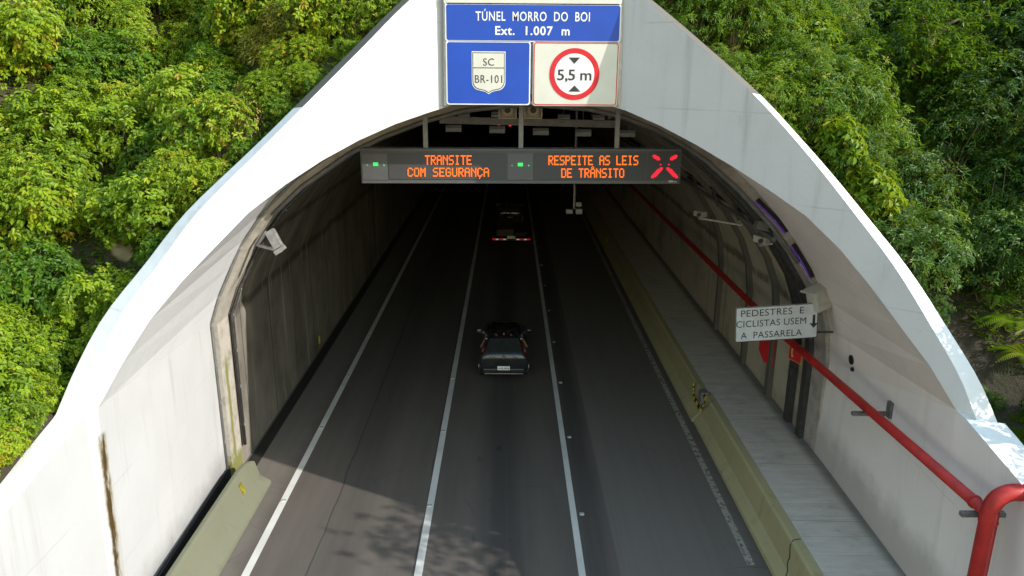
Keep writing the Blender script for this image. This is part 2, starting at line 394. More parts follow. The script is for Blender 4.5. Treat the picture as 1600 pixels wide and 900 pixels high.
# ------------------------------------------------------------ portal geometry
XC, YA, KV = 0.4, 17.5, 0.75                       # the two halves of the face meet at XC, YA and come forward to the sides
def YF(x): return YA - KV*min(abs(x-XC), 7.75)
PL = [(-7.12,-0.1),(-7.12,4.3),(-6.85,5.0),(-6.2,6.2),(-5.55,7.06),(-4.83,7.72),(-3.68,8.5),(-2.9,8.88),(-1.91,9.25),(-1.0,9.5),(0.4,9.65),
      (1.8,9.55),(2.6,9.38),(3.36,9.1),(3.98,8.78),(4.61,8.38),(5.42,7.7),(6.27,6.85),(6.98,5.98),(7.52,5.15),(7.82,4.38),(7.95,3.4),(7.95,-0.1)]
PS = [(-7.25,-0.1),(-7.25,4.35),(-7.0,5.05),(-6.38,6.3),(-5.72,7.2),(-4.98,7.9),(-3.8,8.72),(-3.0,9.1),(-1.98,9.47),(-1.05,9.72),(0.4,9.87),
      (1.86,9.77),(2.7,9.6),(3.48,9.32),(4.12,9.0),(4.77,8.58),(5.6,7.9),(6.45,7.0),(7.15,6.1),(7.66,5.2),(7.95,4.42),(8.05,3.4),(8.05,-0.1)]
YR = 17.85                                          # where the painted soffit ends and the ring begins
def on_face(px, py):
    """photo point -> place on the folded face"""
    lo, hi = 8.0, 18.5
    for _ in range(50):
        mid = (lo+hi)/2; q = onY(px, py, mid)
        if mid < YF(q.x): lo = mid
        else: hi = mid
    return onY(px, py, lo)
OL = [on_face(*p) for p in ((122,642),(150,570),(190,490),(250,410),(310,330),(400,240),(500,140),(570,70),(640,0))]
OR = [on_face(*p) for p in ((1527,660),(1500,590),(1455,510),(1400,420),(1340,340),(1265,245),(1180,150),(1090,68),(1010,0))]
OL += [Vector((-0.9, YF(-0.9), OL[-1].z+0.85)), Vector((XC, YA, OL[-1].z+1.25))]
OR += [Vector((1.6, YF(1.6), OL[-2].z+0.05)), Vector((XC, YA, OL[-1].z))]
def spline(pts, k=6):
    P = [pts[0]*2-pts[1]] + list(pts) + [pts[-1]*2-pts[-2]]; out = []
    for i in range(1, len(P)-2):
        for j in range(k):
            t = j/k; a, b, c, d = P[i-1], P[i], P[i+1], P[i+2]
            out.append(0.5*((2*b) + (c-a)*t + (2*a-5*b+4*c-d)*t*t + (3*b-a-3*c+d)*t**3))
    return out + [pts[-1].copy()]
def resample(pts, n):
    d = [0]
    for a, b in zip(pts[:-1], pts[1:]): d.append(d[-1] + (Vector(b)-Vector(a)).length)
    out = []
    for i in range(n):
        s = d[-1]*i/(n-1); k = max(j for j in range(len(d)) if d[j] <= s+1e-9); k = min(k, len(pts)-2)
        t = (s-d[k])/(d[k+1]-d[k]); out.append(Vector(pts[k]).lerp(Vector(pts[k+1]), t))
    return out
CL = [on_face(*p) for p in ((153,638),(205,545),(260,465),(300,425),(391,330),(457,281),(520,241),(593,204),(666,177),(740,156))] + [Vector((XC, YA, 9.87))]
CR = [on_face(*p) for p in ((1494,641),(1460,582),(1405,508),(1370,460),(1330,411),(1300,376),(1250,330),(1180,283),(1120,245),(1060,211),(1000,182),(930,158))] + [Vector((XC, YA, 9.87))]

portal = thing('tunnel_portal', 'white painted concrete arch portal with a flaring folded face round the tunnel mouth', 'tunnel portal', (XC, 17.5, 0))
NF, SUBD = 14, 3
NS = (NF-1)*SUBD+1
def subdiv(pts):
    out = [pts[0]]
    for a, b in zip(pts[:-1], pts[1:]): out += [a.lerp(b, (i+1)/SUBD) for i in range(SUBD)]
    return out
CLf, CRf = resample(spline(CL), NF), resample(spline(CR), NF)
cl, ol, cr, orr = subdiv(CLf), resample(spline(OL), NS), subdiv(CRf), resample(spline(OR), NS)
g = G()
for a, b in ((cl, ol), (cr, orr)):
    mid1 = [p.lerp(q, 0.33) for p, q in zip(a, b)]; mid2 = [p.lerp(q, 0.66) for p, q in zip(a, b)]
    pass
    g.grid([a, mid1, mid2, b])
g.build('facade', M['portal'], portal)
# soffit between the ring and the face
g = G()
for fa, prof in ((CLf, [p for p in PS[1:] if p[0] <= XC+1e-6]), (CRf, [p for p in PS[:-1] if p[0] >= XC-1e-6][::-1])):
    fb = resample([Vector((x, YR, z)) for x, z in prof], NF)
    g = G(); g.strip(fa, fb); g.build('soffit', M['soffit'] if fa is CLf else M['soffit_r_lifted'], portal)
# coping (the top edge of the face)
def lip(pts, sgn):
    out = []
    for i, p in enumerate(pts):
        t = min(1, i/(len(pts)*0.45))
        dv = Vector((0.42, 0.05, -0.10)).lerp(Vector((0.26, 0.34, -0.04)), t); dv.x *= sgn
        if abs(p.x-XC) < 1.0: dv.x *= abs(p.x-XC)
        out.append(p+dv)
    return out
lipL, lipR = lip(ol, -1), lip(orr, 1)
k0 = 21
for pts, lp, k in ((ol, lipL, 20), (orr, lipR, 21)):
    g = G(); g.strip(pts[:k+1], lp[:k+1])
    g.strip(lp[:k+1], [q-Vector((0,0,0.12)) for q in lp[:k+1]]); g.build('coping', M['coping'], portal)
    g = G(); g.strip(pts[k:], lp[k:]); g.strip(lp[k:], [q-Vector((0,0,0.12)) for q in lp[k:]])
    tag(g.build('coping', M['coping_dark'], portal), 'weathered dark upper coping')
g = G()
for lp, sg in ((lipL, -1), (lipR, 1)):
    a = [q-Vector((0,0,0.10)) for q in lp]
    b = [q + Vector((0.1*sg, 1.5, -0.25)) for q in a]; c = [q + Vector((0.15*sg, 4.0, -0.5)) for q in a]
    g.grid([a, b, c])
g.build('outer_shell', M['extrados'], portal)

# side walls running from the ring towards the camera
def wall_top(y):      # height of the side walls' top
    return 4.86 - max(0, 12.0-y)*0.20 if y > 4 else 3.26
ys = [0, 2, 4, 6, 8, 9, 9.6, 10.2, 10.7, 11.1, 11.45, 11.75]
lw = thing('retaining_wall', 'bright white sunlit retaining wall with a rusty streak, beside the pale barrier', 'wall', (-7.4, 10, 0))
g = G(); X0 = -7.06
top = [Vector((X0, y, wall_top(y))) for y in ys] + [CL[0], CL[0].lerp(Vector((-7.25, YR, 4.36)), 0.5), Vector((-7.25, YR, 4.36))]
zmid = 0.42
foot = [Vector((-7.10 if p.y < 13 else -7.10-0.13*(p.y-13)/4.85, p.y, zmid)) for p in top]
g.grid([foot, [a.lerp(b, 0.5) for a, b in zip(foot, top)], top])
rust = (12.0, 4.32, 0.0, 0.105, 1.4, (0.060,0.034,0.006), -1)
M['wall_l_toned'] = wall_paint('left wall white paint streaked', (0.475,0.485,0.50), (0.32,0.315,0.30), 0.4, 0.5, foot=0.3,  # sunlit wall: white greyed in the colour to offset full sun
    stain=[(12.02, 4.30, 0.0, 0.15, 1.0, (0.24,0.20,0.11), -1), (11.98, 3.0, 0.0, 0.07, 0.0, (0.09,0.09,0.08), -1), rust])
g.build('panel', M['wall_l_toned'], lw)
def coping_of_wall(sgn, Xi, first, first_lip, parent):
    g = G()
    a = [Vector((Xi, y, wall_top(y))) for y in ys] + [first]
    def ease(y): t = min(1, max(0, (y-8.6)/3.2)); return t*t*(3-2*t)
    b = [Vector((Xi + 0.45*sgn + (first_lip.x-Xi-0.45*sgn)*ease(y), y, wall_top(y)-0.08)) for y in ys] + [first_lip]
    c = [q + Vector((0.04*sgn, 0, -0.9)) for q in b]
    g.grid([a, b, c]); g.build('coping', M['coping'], parent)
coping_of_wall(-1, X0, ol[0].copy(), lipL[0].copy(), lw)
g = G(); g.add([CL[0], ol[0], Vector((X0, 11.75, wall_top(11.75)))], [(0,1,2)]); g.build('corner_fillet', M['portal'], lw)
g = G(); g.bar((-7.10, 0.2, 0.21), (-7.10, 13, 0.21), 0.12, 0.46); g.bar((-7.10, 13, 0.21), (-7.23, YR, 0.21), 0.12, 0.46); g.build('base_strip', plain('bitumen strip', (0.022,0.022,0.023), 0.8), lw)

rw = thing('retaining_wall', 'beige shaded retaining wall with a red pipe along it, beside the walkway', 'wall', (8.1, 10, 0))
g = G(); X1 = 7.72
top = [Vector((X1, y, wall_top(y))) for y in ys] + [CR[0], CR[0].lerp(Vector((8.05, YR, 3.41)), 0.5), Vector((8.05, YR, 3.41))]
foot = [Vector((7.84 + 0.12*max(0, p.y-12)/5.85, p.y, 0.82)) for p in top]
g.grid([foot, [a.lerp(b, 0.5) for a, b in zip(foot, top)], top])
g.build('panel', M['wall_r_lifted'], rw)
coping_of_wall(1, X1, orr[0].copy(), lipR[0].copy(), rw)
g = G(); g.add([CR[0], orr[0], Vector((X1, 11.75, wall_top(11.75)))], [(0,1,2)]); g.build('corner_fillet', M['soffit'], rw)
# drain hole and a chip on the right wall
for px, py, r in ((1331,562,0.11),(1332,577,0.05)):
    q = onX(px, py, 7.94); gg = G().disc(q, (1,0,0.05), r, 0.06, 16); gg.build('drain_hole', M['black'], rw)

# ring between soffit and lining
g = G()
ringA = [Vector((x, YR, z)) for x, z in PS]; ringB = [Vector((x, YR, z)) for x, z in PL]; ringC = [Vector((x, YR+0.75, z)) for x, z in PL]
g.strip(ringA, ringB); g.strip(ringB, ringC); g.build('arch_ring', M['ring'], portal)

# ------------------------------------------------------------ tunnel
tun = thing('tunnel', 'dark tunnel bore with sooty concrete lining going into the hill', 'tunnel', (XC, 19, 0))
YE = 170
g = G(); yl = [YR+0.75] + [20+i*3 for i in range(10)] + [55, 70, 90, 120, YE]
inset = [(x*1.004, z+0.03) for x, z in PL]
g.grid([[Vector((x, y, z)) for x, z in inset] for y in yl])
n = len(inset); g.add([Vector((x, YE, z)) for x, z in inset], [tuple(range(n))])
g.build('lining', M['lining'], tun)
# pilasters and hoops on the right-hand side near the mouth
for i, (y, wd) in enumerate(((18.75,0.30),(19.7,0.26),(21.4,0.2),(24.0,0.2),(27.5,0.2))):
    g = G(); pr = [p for p in PL if p[0] >= 3.9]
    a = [Vector((x-0.13 if z < 6 else x-0.09, y, z-(0.0 if z < 6 else 0.09))) for x, z in pr]
    o_ = [Vector((x+0.05, y, z+0.03)) for x, z in pr]
    W = Vector((0, wd/2, 0))
    g.strip([p-W for p in a], [p+W for p in a]); g.strip([p-W for p in o_], [p-W for p in a]); g.strip([p+W for p in a], [p+W for p in o_])
    g.build('rib', M['dark_steel'] if i < 2 else M['extrados'], tun)

# ------------------------------------------------------------ ground, road, markings
def struct(name, g, m, **k):
    o = g.build(name, m, **k); o['kind'] = 'structure'; return o
g = G(); g.add([(-400,-200,-0.06),(400,-200,-0.06),(400,17,-0.06),(-400,17,-0.06)], [(0,1,2,3)]); struct('ground', g, M['soil'])
g = G(); g.grid([[Vector((x, y, 0)) for x in (-7.3,-4,0,4,7.9)] for y in (-60, 0, 10, 20, 30, 60, YE+1)]); struct('road', g, M['asphalt'])
def marking(a, b, wd, m, name='lane_marking', y0=-60, y1=165):
    g = G(); n = 60
    ys_ = [y0 + (y1-y0)*i/n for i in range(n+1)]
    g.strip([Vector((a-wd/2, y, 0.004)) for y in ys_], [Vector((a+wd/2, y, 0.004)) for y in ys_])
    o = struct(name, g, m); return o
marking(-5.55, 0, 0.17, M['line'], 'edge_line'); marking(-1.88, 0, 0.17, M['line']); marking(1.63, 0, 0.15, M['line'])
marking(5.36, 0, 0.17, M['worn_line'], 'edge_line', 14.4, 60)
g = G(); g.box((-6.92, 70, -0.0), (0.32, 103, 0.02)); struct('drain_channel', g, plain('wet drain', (0.012,0.011,0.009), 0.9, 0, 0.6, 3))

# road studs
stud = None
def road_stud(x, y, label, group):
    global stud
    if stud is None:
        o = thing('road_stud', label, 'road stud', (x, y, 0.004), group)
        G().box((0,0,0.011), (0.115,0.10,0.022)).build('base', M['lens'], o, bevel=0.006, local=True)
        G().box((0,-0.048,0.012), (0.08,0.012,0.014)).build('reflector', M['sign_white'], o, local=True)
        stud = o; return o
    o = copy_thing(stud); o.location = (x, y, 0.004); tag(o, label, None, group); return o
for i in range(14):
    road_stud(1.83, 16.35+i*4.0, 'small pale road stud just right of the right lane line', 'road studs by the right lane line')
for i in range(10):
    road_stud(-1.90, 16.7+i*4.0, 'small pale road stud on the middle lane line', 'road studs on the middle lane line')
for i in range(6):
    road_stud(-5.55, 16.9+i*4.0, 'small pale road stud on the left edge line', 'road studs on the left edge line')

# walkway and barriers
g = G(); g.grid([[Vector((x, y, z)) for x, z in ((6.2,0.84),(6.2,0.89),(7.0,0.895),(7.95,0.90))] for y in (0, 5, 10, 15, 20, 21.6)])
g.grid([[Vector((x, y, z)) for x, z in ((6.0,0.84),(6.0,0.89),(7.0,0.895),(7.96,0.90))] for y in (21.6, 25, 30, 40, 60, 168)])
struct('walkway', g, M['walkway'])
def jersey(name, label, prof, y0, y1, m, loc, ext=None, step=1.0):
    o = thing(name, label, 'barrier', loc); g = G(); n = max(2, int((y1-y0)/step)); rows = []
    for j in range(n+1):
        y = y0 + (y1-y0)*j/n
        rows.append([Vector((x, y, z)) for x, z in prof])
    g.grid(rows)
    g.add(rows[0], [tuple(range(len(prof)))]); g.add(rows[-1], [tuple(range(len(prof)))[::-1]])
    g.build('body', m, o, bevel=0.015); return o
PR = [(6.25,-0.05),(6.25,0.90),(6.06,0.905),(6.0,0.86),(5.92,0.30),(5.72,0.10),(5.70,-0.05)]
rb = jersey('concrete_barrier', 'olive concrete barrier along the walkway, near length with a dark crack', PR, 0, 21.4, M['barrier'], (6.0, 10, 0))
# crack on its face
pts = [onZ(1241,842,0.9), onX(1232,850,5.985), onX(1226,868,5.96), onX(1216,885,5.93), onX(1209,897,5.9)]
g = G(); g.tube([q + Vector((-0.008,0,0.0)) for q in (Vector((6.22,14.05,0.906)), Vector((6.04,14.0,0.905)), Vector((5.985,13.98,0.80)), Vector((5.955,13.86,0.58)), Vector((5.94,13.9,0.45)), Vector((5.91,13.78,0.30)), Vector((5.80,13.62,0.18)), Vector((5.715,13.55,0.10)))], 0.009, 5)
g.build('crack', M['black'], rb)
PR2 = [(6.17,-0.05),(6.17,0.893),(5.99,0.895),(5.94,0.84),(5.865,0.29),(5.67,0.10),(5.65,-0.05)]
jersey('concrete_barrier', 'olive concrete barrier along the walkway, far length running into the dark', PR2, 21.41, 165, M['barrier'], (5.9, 60, 0), step=6)
# hazard tape round the joint of the two lengths
hz = thing('hazard_marker', 'black and yellow striped marker round the barrier joint', 'hazard marker', (5.8, 21.5, 0))
def hz_seg(a, b, m, wd=0.1): G().bar(a, b, wd, 0.03, up=(0.9,-0.3,-0.3)).build('stripe', m, hz)
path = [onX(p[0], p[1], 5.84) for p in ((1084,598),(1083,606),(1083,612),(1084,620),(1088,628),(1093,638),(1098,634),(1102,626),(1100,617))]
for i in range(len(path)-1):
    a, b = path[i], path[i+1]
    hz_seg(a, a.lerp(b, 0.5), M['yellow']); hz_seg(a.lerp(b, 0.5), b, M['black'])
G().box((5.98, 21.55, 0.72), (0.22, 0.32, 0.5)).build('nose_block', M['conduit'], hz, bevel=0.02)
# left barrier with its rounded end
PLF = [(-6.72,-0.05),(-6.72,0.76),(-6.69,0.80),(-6.60,0.80),(-6.55,0.76),(-6.36,0.30),(-6.12,0.08),(-6.10,-0.05)]
lb = thing('concrete_barrier', 'short pale olive concrete barrier beside the white wall, ending at the tunnel mouth', 'barrier', (-6.5, 12, 0))
g = G(); rows = []
for y in (0, 4, 8, 12, 14, 16, 17.0, 17.4, 17.62, 17.75):
    t = max(0, (y-17.0)/0.75); s = math.sqrt(max(0.0, 1-t*t*0.75))
    rows.append([Vector((-6.42 + (x+6.42)*s if z > 0.2 else x, y, z if z < 0.2 else 0.08+(z-0.08)*(0.55+0.45*s))) for x, z in PLF])
g.grid(rows); g.add(rows[-1], [tuple(range(len(PLF)))]); g.add(rows[0], [tuple(range(len(PLF)))])
g.build('body', M['barrier_l'], lb, bevel=0.02)
q = onX(395, 752, -6.55)
G().box((-6.43, 16.6, 0.52), (0.03, 0.16, 0.26), Matrix.Rotation(R_(-22), 3, 'Y')).build('reflector', plain('faded yellow', (0.22,0.20,0.02), 0.5, 0, 0.3, 9), lb)

# ------------------------------------------------------------ lettering
_tc = {}
def text_shape(s, bold=0.0, space=1.0):
    cu = bpy.data.curves.new('t', 'FONT'); cu.body = s; cu.size = 1; cu.offset = bold; cu.space_character = space; cu.resolution_u = 4
    o = bpy.data.objects.new('t', cu); COL.objects.link(o)
    dg = bpy.context.evaluated_depsgraph_get(); dg.update()
    me = bpy.data.meshes.new_from_object(o.evaluated_get(dg))
    vs = [v.co.copy() for v in me.vertices]; me.calc_loop_triangles(); fs = [tuple(p.vertices) for p in me.loop_triangles]
    bpy.data.objects.remove(o); bpy.data.curves.remove(cu); bpy.data.meshes.remove(me)
    return vs, fs
def text_on(s, name, m, parent, O, U, V, wd, ht, bold=0.0, space=1.0, lift=0.004, capref=None):
    """text centred at O, fitted to width wd and cap height ht along unit axes U, V"""
    vs, fs = text_shape(s, bold, space)
    cap = 0.73; x0, x1 = min(v.x for v in vs), max(v.x for v in vs)
    U, V = Vector(U), Vector(V); Nn = U.cross(V)
    g = G(); sx = wd/(x1-x0); sy = ht/cap
    g.keep = True
    g.add([Vector(O) + U*((v.x-(x0+x1)/2)*sx) + V*((v.y-cap/2)*sy) + Nn*lift for v in vs], fs)
    return g.build(name, m, parent)
def rrect(w_, h_, r, n=5):
    out = []
    for cx, cy, a0 in ((w_/2-r, h_/2-r, 0), (-w_/2+r, h_/2-r, 90), (-w_/2+r, -h_/2+r, 180), (w_/2-r, -h_/2+r, 270)):
        for i in range(n+1):
            a = R_(a0+90*i/n); out.append((cx+r*math.cos(a), cy+r*math.sin(a)))
    return out
def ring(g, outer, inner, U, V, O, lift, mi=0):
    U, V, O = Vector(U), Vector(V), Vector(O); Nn = U.cross(V)
    a = [O+U*p[0]+V*p[1]+Nn*lift for p in outer]; b = [O+U*p[0]+V*p[1]+Nn*lift for p in inner]; n = len(a)
    g.add(a+b, [(i, (i+1) % n, n+(i+1) % n, n+i) for i in range(n)], mi)
def circ(r, n=48): return [(r*math.cos(2*math.pi*i/n), r*math.sin(2*math.pi*i/n)) for i in range(n)]

# ------------------------------------------------------------ the big sign over the mouth
YS = 16.05
UX, VZ = Vector((1,0,0)), Vector((0,0,1))
def S(px, py, Y=YS): return onY(px, py, Y)
c00, c10, c01 = S(696.5,66), S(969,66), S(696.5,163)
PXM = (c10-c00).length/272.5                        # metres per photo pixel on the sign
UX = (S(966,164)-S(697,162)).normalized(); UX.y = 0; UX.normalize(); VZ = Vector((-UX.z, 0, UX.x))
sg = thing('tunnel_sign', 'blue and white board of sign panels naming the tunnel above its mouth', 'sign', S(832, 100, YS+0.05))
def at_sign(px, py): return S(px, py)
fr_c = S(832, 60)
# supporting frame
g = G()
for px in (694.5, 971):
    a, b = S(px, -70), S(px - (3 if px > 800 else -2), 165)
    g.bar(a+Vector((0,0.10,0)), b+Vector((0,0.10,0)), 0.07, 0.16, up=(0,-1,0))
for py in (2, 64, 160): g.bar(S(696,py)+Vector((0,0.12,0)), S(968,py+1)+Vector((0,0.12,0)), 0.06, 0.10, up=(0,-1,0))
g.build('frame', M['galv'], sg)
def panel(name, x0, y0, x1, y1, face, border, label=None, bw=2.0, inset=0.0, bcol_in=None, r=4):
    c = S((x0+x1)/2, (y0+y1)/2); W, H = (x1-x0)*PXM, (y1-y0)*PXM
    g = G(); g.prism(rrect(W, H, r*PXM), UX, VZ, c + Vector((0,0.03,0)), 0.03); o = g.build(name, border, sg)
    g = G(); g.prism(rrect(W-2*bw*PXM, H-2*bw*PXM, r*PXM*0.8), UX, VZ, c, 0.005); f = g.build('face', face, o)
    if label: o['label'] = label
    return o, c
o, c = panel('panel', 696, -58, 970, 4.5, M['sign_cream'], M['sign_white'], 'cream top panel')
pn, c = panel('panel', 696.5, 7.5, 969.5, 64, M['sign_blue'], M['sign_white'], 'blue panel with the tunnel name')
text_on('TÚNEL  MORRO  DO  BOI', 'lettering', M['sign_white'], pn, S(832.5, 25.2), UX, VZ, 177*PXM, 14.0*PXM, 0.012, 1.12, 0.010)
text_on('Ext.  1.007  m', 'lettering', M['sign_white'], pn, S(832, 47.6), UX, VZ, 116*PXM, 13.2*PXM, 0.022, 1.12, 0.010)
pn, c = panel('panel', 696.5, 66, 829.5, 163, M['sign_blue'], M['sign_white'], 'blue panel with a road number shield')
def shield(sc_, g, lift, O, h):
    w2 = 26.5*sc_; pts = [(-w2, 32*sc_), (w2, 32*sc_)]
    for i in range(9):
        a = R_(-80*i/8); pts.append((w2-12*sc_+12*sc_*math.cos(a), -14*sc_+13*sc_*math.sin(a)))
    pts += [(6*sc_, -29*sc_), (0, -33*sc_), (-6*sc_, -29*sc_)]
    for i in range(8, -1, -1):
        a = R_(180+80*i/8); pts.append((-w2+12*sc_+12*sc_*math.cos(a), -14*sc_+13*sc_*math.sin(a)))
    g.prism([(p[0]*PXM, p[1]*PXM) for p in pts][::-1] if False else [(p[0]*PXM, p[1]*PXM) for p in pts[::-1]], UX, VZ, O, h)
O = S(763.5, 113.5)
g = G(); shield(1.0, g, 0, O+Vector((0,-0.005,0)), 0.004); sh = g.build('shield', M['sign_white'], pn)
g = G(); shield(0.955, g, 0, O+Vector((0,-0.009,0)), 0.004); g.build('outline', M['sign_black'], pn)
g = G(); shield(0.915, g, 0, O+Vector((0,-0.013,0)), 0.004); g.build('shield_face', M['sign_cream'], pn)
g = G(); q = S(763.5, 106); g.prism([(-24.5*PXM,-0.6*PXM),(24.5*PXM,-0.6*PXM),(24.5*PXM,0.6*PXM),(-24.5*PXM,0.6*PXM)], UX, VZ, q+Vector((0,-0.017,0)), 0.003); g.build('divider', M['sign_black'], pn)
text_on('SC', 'lettering', M['sign_black'], pn, S(763.5, 96.5), UX, VZ, 17*PXM, 11.5*PXM, 0.0, 1.1, 0.021)
text_on('BR-101', 'lettering', M['sign_black'], pn, S(763.5, 123), UX, VZ, 43*PXM, 12.5*PXM, 0.0, 1.1, 0.021)
pn, c = panel('panel', 831.5, 67, 967, 165, M['sign_cream'], M['sign_cream'], 'cream panel with the 5,5 m height limit')
g = G(); W, H = 135.5*PXM, 98*PXM; ring(g, rrect(W-3*PXM, H-3*PXM, 4*PXM), rrect(W-5.6*PXM, H-5.6*PXM, 3.4*PXM), UX, VZ, c, 0.009); g.build('border', M['sign_red'], pn)
q = S(897.5, 116)
g = G(); ring(g, circ(39.5*PXM), circ(31.5*PXM), UX, VZ, q, 0.012); g.build('ring', M['sign_red'], pn)
g = G(); ring(g, circ(31.5*PXM), circ(0.01), UX, VZ, q, 0.011); g.build('disc', M['sign_white'], pn)
for tri, py in (([(-9,4.5),(9,4.5),(0,-5)], 94.5), ([(-9.5,-4.5),(9.5,-4.5),(0,5)], 138.5)):
    g = G(); t3 = [(p[0]*PXM, p[1]*PXM) for p in tri]
    if tri[0][1] > 0: t3 = t3[::-1]
    g.prism(t3, UX, VZ, S(897.5, py)+Vector((0,-0.013,0)), 0.003); g.build('arrowhead', M['sign_black'], pn)
text_on('5,5 m', 'lettering', M['sign_black'], pn, S(897.5, 116.5), UX, VZ, 54*PXM, 17*PXM, 0.012, 0.95, 0.016)

# ------------------------------------------------------------ led message board
FONT = {'A':'01110 10001 10001 11111 10001 10001 10001','C':'01110 10001 10000 10000 10000 10001 01110','D':'11110 10001 10001 10001 10001 10001 11110',
'E':'11111 10000 10000 11110 10000 10000 11111','G':'01110 10001 10000 10111 10001 10001 01110','I':'01110 00100 00100 00100 00100 00100 01110',
'L':'10000 10000 10000 10000 10000 10000 11111','M':'10001 11011 10101 10101 10001 10001 10001','N':'10001 11001 10101 10011 10001 10001 10001',
'O':'01110 10001 10001 10001 10001 10001 01110','P':'11110 10001 10001 11110 10000 10000 10000','R':'11110 10001 10001 11110 10100 10010 10001',
'S':'01111 10000 10000 01110 00001 00001 11110','T':'11111 00100 00100 00100 00100 00100 00100','U':'10001 10001 10001 10001 10001 10001 01110',' ':'00000 '*7}
YD = 17.05
def D(px, py): return onY(px, py, YD)
PD = (D(1066,234)-D(562,232)).length/504
UD = (D(1066,288)-D(563,287)); UD.y = 0; UD.normalize(); VD = Vector((-UD.z, 0, UD.x))
led = thing('message_board', 'dark electronic message board with orange lettering hung across the tunnel mouth', 'message board', D(814, 260)+Vector((0,0.15,0)))
cD = D(814, 260)
g = G(); g.prism(rrect(504*PD, 55*PD, 1.5*PD, 2), UD, VD, cD+Vector((0,0.35,0)), 0.34); g.build('housing', M['led_body'], led, bevel=0.01)
g = G()
for dy, hh in ((25.5, 3.0), (-24.5, 4.0)):
    g.prism([(-250*PD,-hh*PD/2),(250*PD,-hh*PD/2),(250*PD,hh*PD/2),(-250*PD,hh*PD/2)], UD, VD, cD+VD*(dy*PD)+Vector((0,0.01,0)), 0.02)
g.build('trim', M['led_panel'], led)
def led_panel(x0, y0, x1, y1, m, nm='signal_panel'):
    c = D((x0+x1)/2, (y0+y1)/2); g = G()
    g.prism([(-(x1-x0)*PD/2,-(y1-y0)*PD/2),((x1-x0)*PD/2,-(y1-y0)*PD/2),((x1-x0)*PD/2,(y1-y0)*PD/2),(-(x1-x0)*PD/2,(y1-y0)*PD/2)], UD, VD, c+Vector((0,0.01,0)), 0.016)
    return g.build(nm, m, led)
s1 = led_panel(566, 240, 606, 281, M['led_panel']); s2 = led_panel(793, 240, 833, 281, M['led_panel']); s3 = led_panel(1012, 237, 1062, 281, M['led_mask'])
led_panel(607, 239, 791, 280, M['led_mask'], 'text_panel'); led_panel(834, 239, 1010, 281, M['led_mask'], 'text_panel')
def dots(g, px, py, w_, h_): 
    c = D(px, py)+Vector((0,-0.012,0)); a, b = w_*PD/2, h_*PD/2
    g.prism([(-a,-b),(a,-b),(a,b),(-a,b)], UD, VD, c, 0.004)
def led_line(s, x0, x1, y0, y1):
    """cells of a 5x7 face in one mesh; x0..x1, y0..y1 in photo pixels"""
    g = G(); n = len(s)*6-1; cx = (x1-x0)/n; cy = (y1-y0)/7
    for i, ch in enumerate(s):
        base = {'Ç':'C','Â':'A'}.get(ch, ch)
        for r, row in enumerate(FONT[base].split()):
            for k, bit in enumerate(row):
                if bit == '1': dots(g, x0+(i*6+k+0.5)*cx, y0+(r+0.5)*cy, cx*1.16, cy*0.90)
        if ch == 'Ç':
            dots(g, x0+(i*6+2.5)*cx, y1+0.45*cy, cx, cy*0.9); dots(g, x0+(i*6+2.0)*cx, y1+1.3*cy, cx, cy*0.7)
        if ch == 'Â':
            for k, dy in ((1.5,-0.6),(2.5,-1.3),(3.5,-0.6)): dots(g, x0+(i*6+k)*cx, y0+dy*cy, cx, cy*0.7)
    return g.build('lettering', M['orange'], led)
led_line('TRANSITE', 664, 737, 242.5, 257.5); led_line('COM SEGURANÇA', 637, 764, 262, 276)
led_line('RESPEITE AS LEIS', 857, 997, 243, 258); led_line('DE TRÂNSITO', 877, 975, 263, 277.5)
for px, py, par in ((587, 256.5, s1), (813, 257, s2)):
    g = G(); dots(g, px, py, 8, 5.5); dots(g, px-13, py+1.5, 1.4, 1.6); dots(g, px+13, py+1.5, 1.9, 2); g.build('green_lamp', M['green'], led)
g = G()
for x0, y0, dx, nn, w_ in ((1022.5,243,2.0,4,9),(1055.5,243,-2.0,4,9),(1033,262.5,-1.9,8,8),(1043.5,262.5,1.9,8,8)):
    for k in range(nn): dots(g, x0+dx*k, y0+2.1*k, w_ if k not in (0, nn-1) else w_*0.6, 1.7)
for px in (1032, 1045): dots(g, px, 257, 2, 1.6)
g.build('red_cross', M['red_led'], led)
g = G(); dots(g, 1048, 283.3, 7, 3); dots(g, 1054.5, 283.6, 5, 1.6); g.build('maker_plate', M['steelpale'], led)
for px, ztop in ((664, 9.4), (814, 9.8), (965, 9.5)):
    a = D(px, 233)+Vector((0,0.2,0)); G().box(((a.x), a.y, (a.z+ztop)/2), (0.10, 0.10, ztop-a.z+0.1)).build('hanger_post', M['grey_paint'], led)

# ------------------------------------------------------------ pedestrian sign, pipes, boxes
YP = 17.3
pa, pb, pc, pd = onY(1150,480,YP), onY(1279,472,YP), onY(1277,532,YP), onY(1147,535,YP)
UP = (pb-pa).normalized(); VP_ = Vector((-UP.z,0,UP.x)); PP = (pb-pa).length/129.3
ps = thing('pedestrian_sign', 'white rectangular notice to pedestrians with a down arrow, beside the tunnel mouth', 'sign', onY(1214,505,YP+0.05))
cc = onY(1213.5, 504.5, YP)
g = G(); g.prism(rrect(130*PP, 58*PP, 3*PP, 4), UP, VP_, cc+Vector((0,0.02,0)), 0.02); g.build('plate', plain('notice white', (0.60,0.63,0.66), 0.5, 0, 0.1, 2), ps)
g = G(); ring(g, rrect(130*PP, 58*PP, 3*PP, 4), rrect(127.5*PP, 55.5*PP, 2.4*PP, 4), UP, VP_, cc, 0.003); g.build('border', M['dark_steel'], ps)
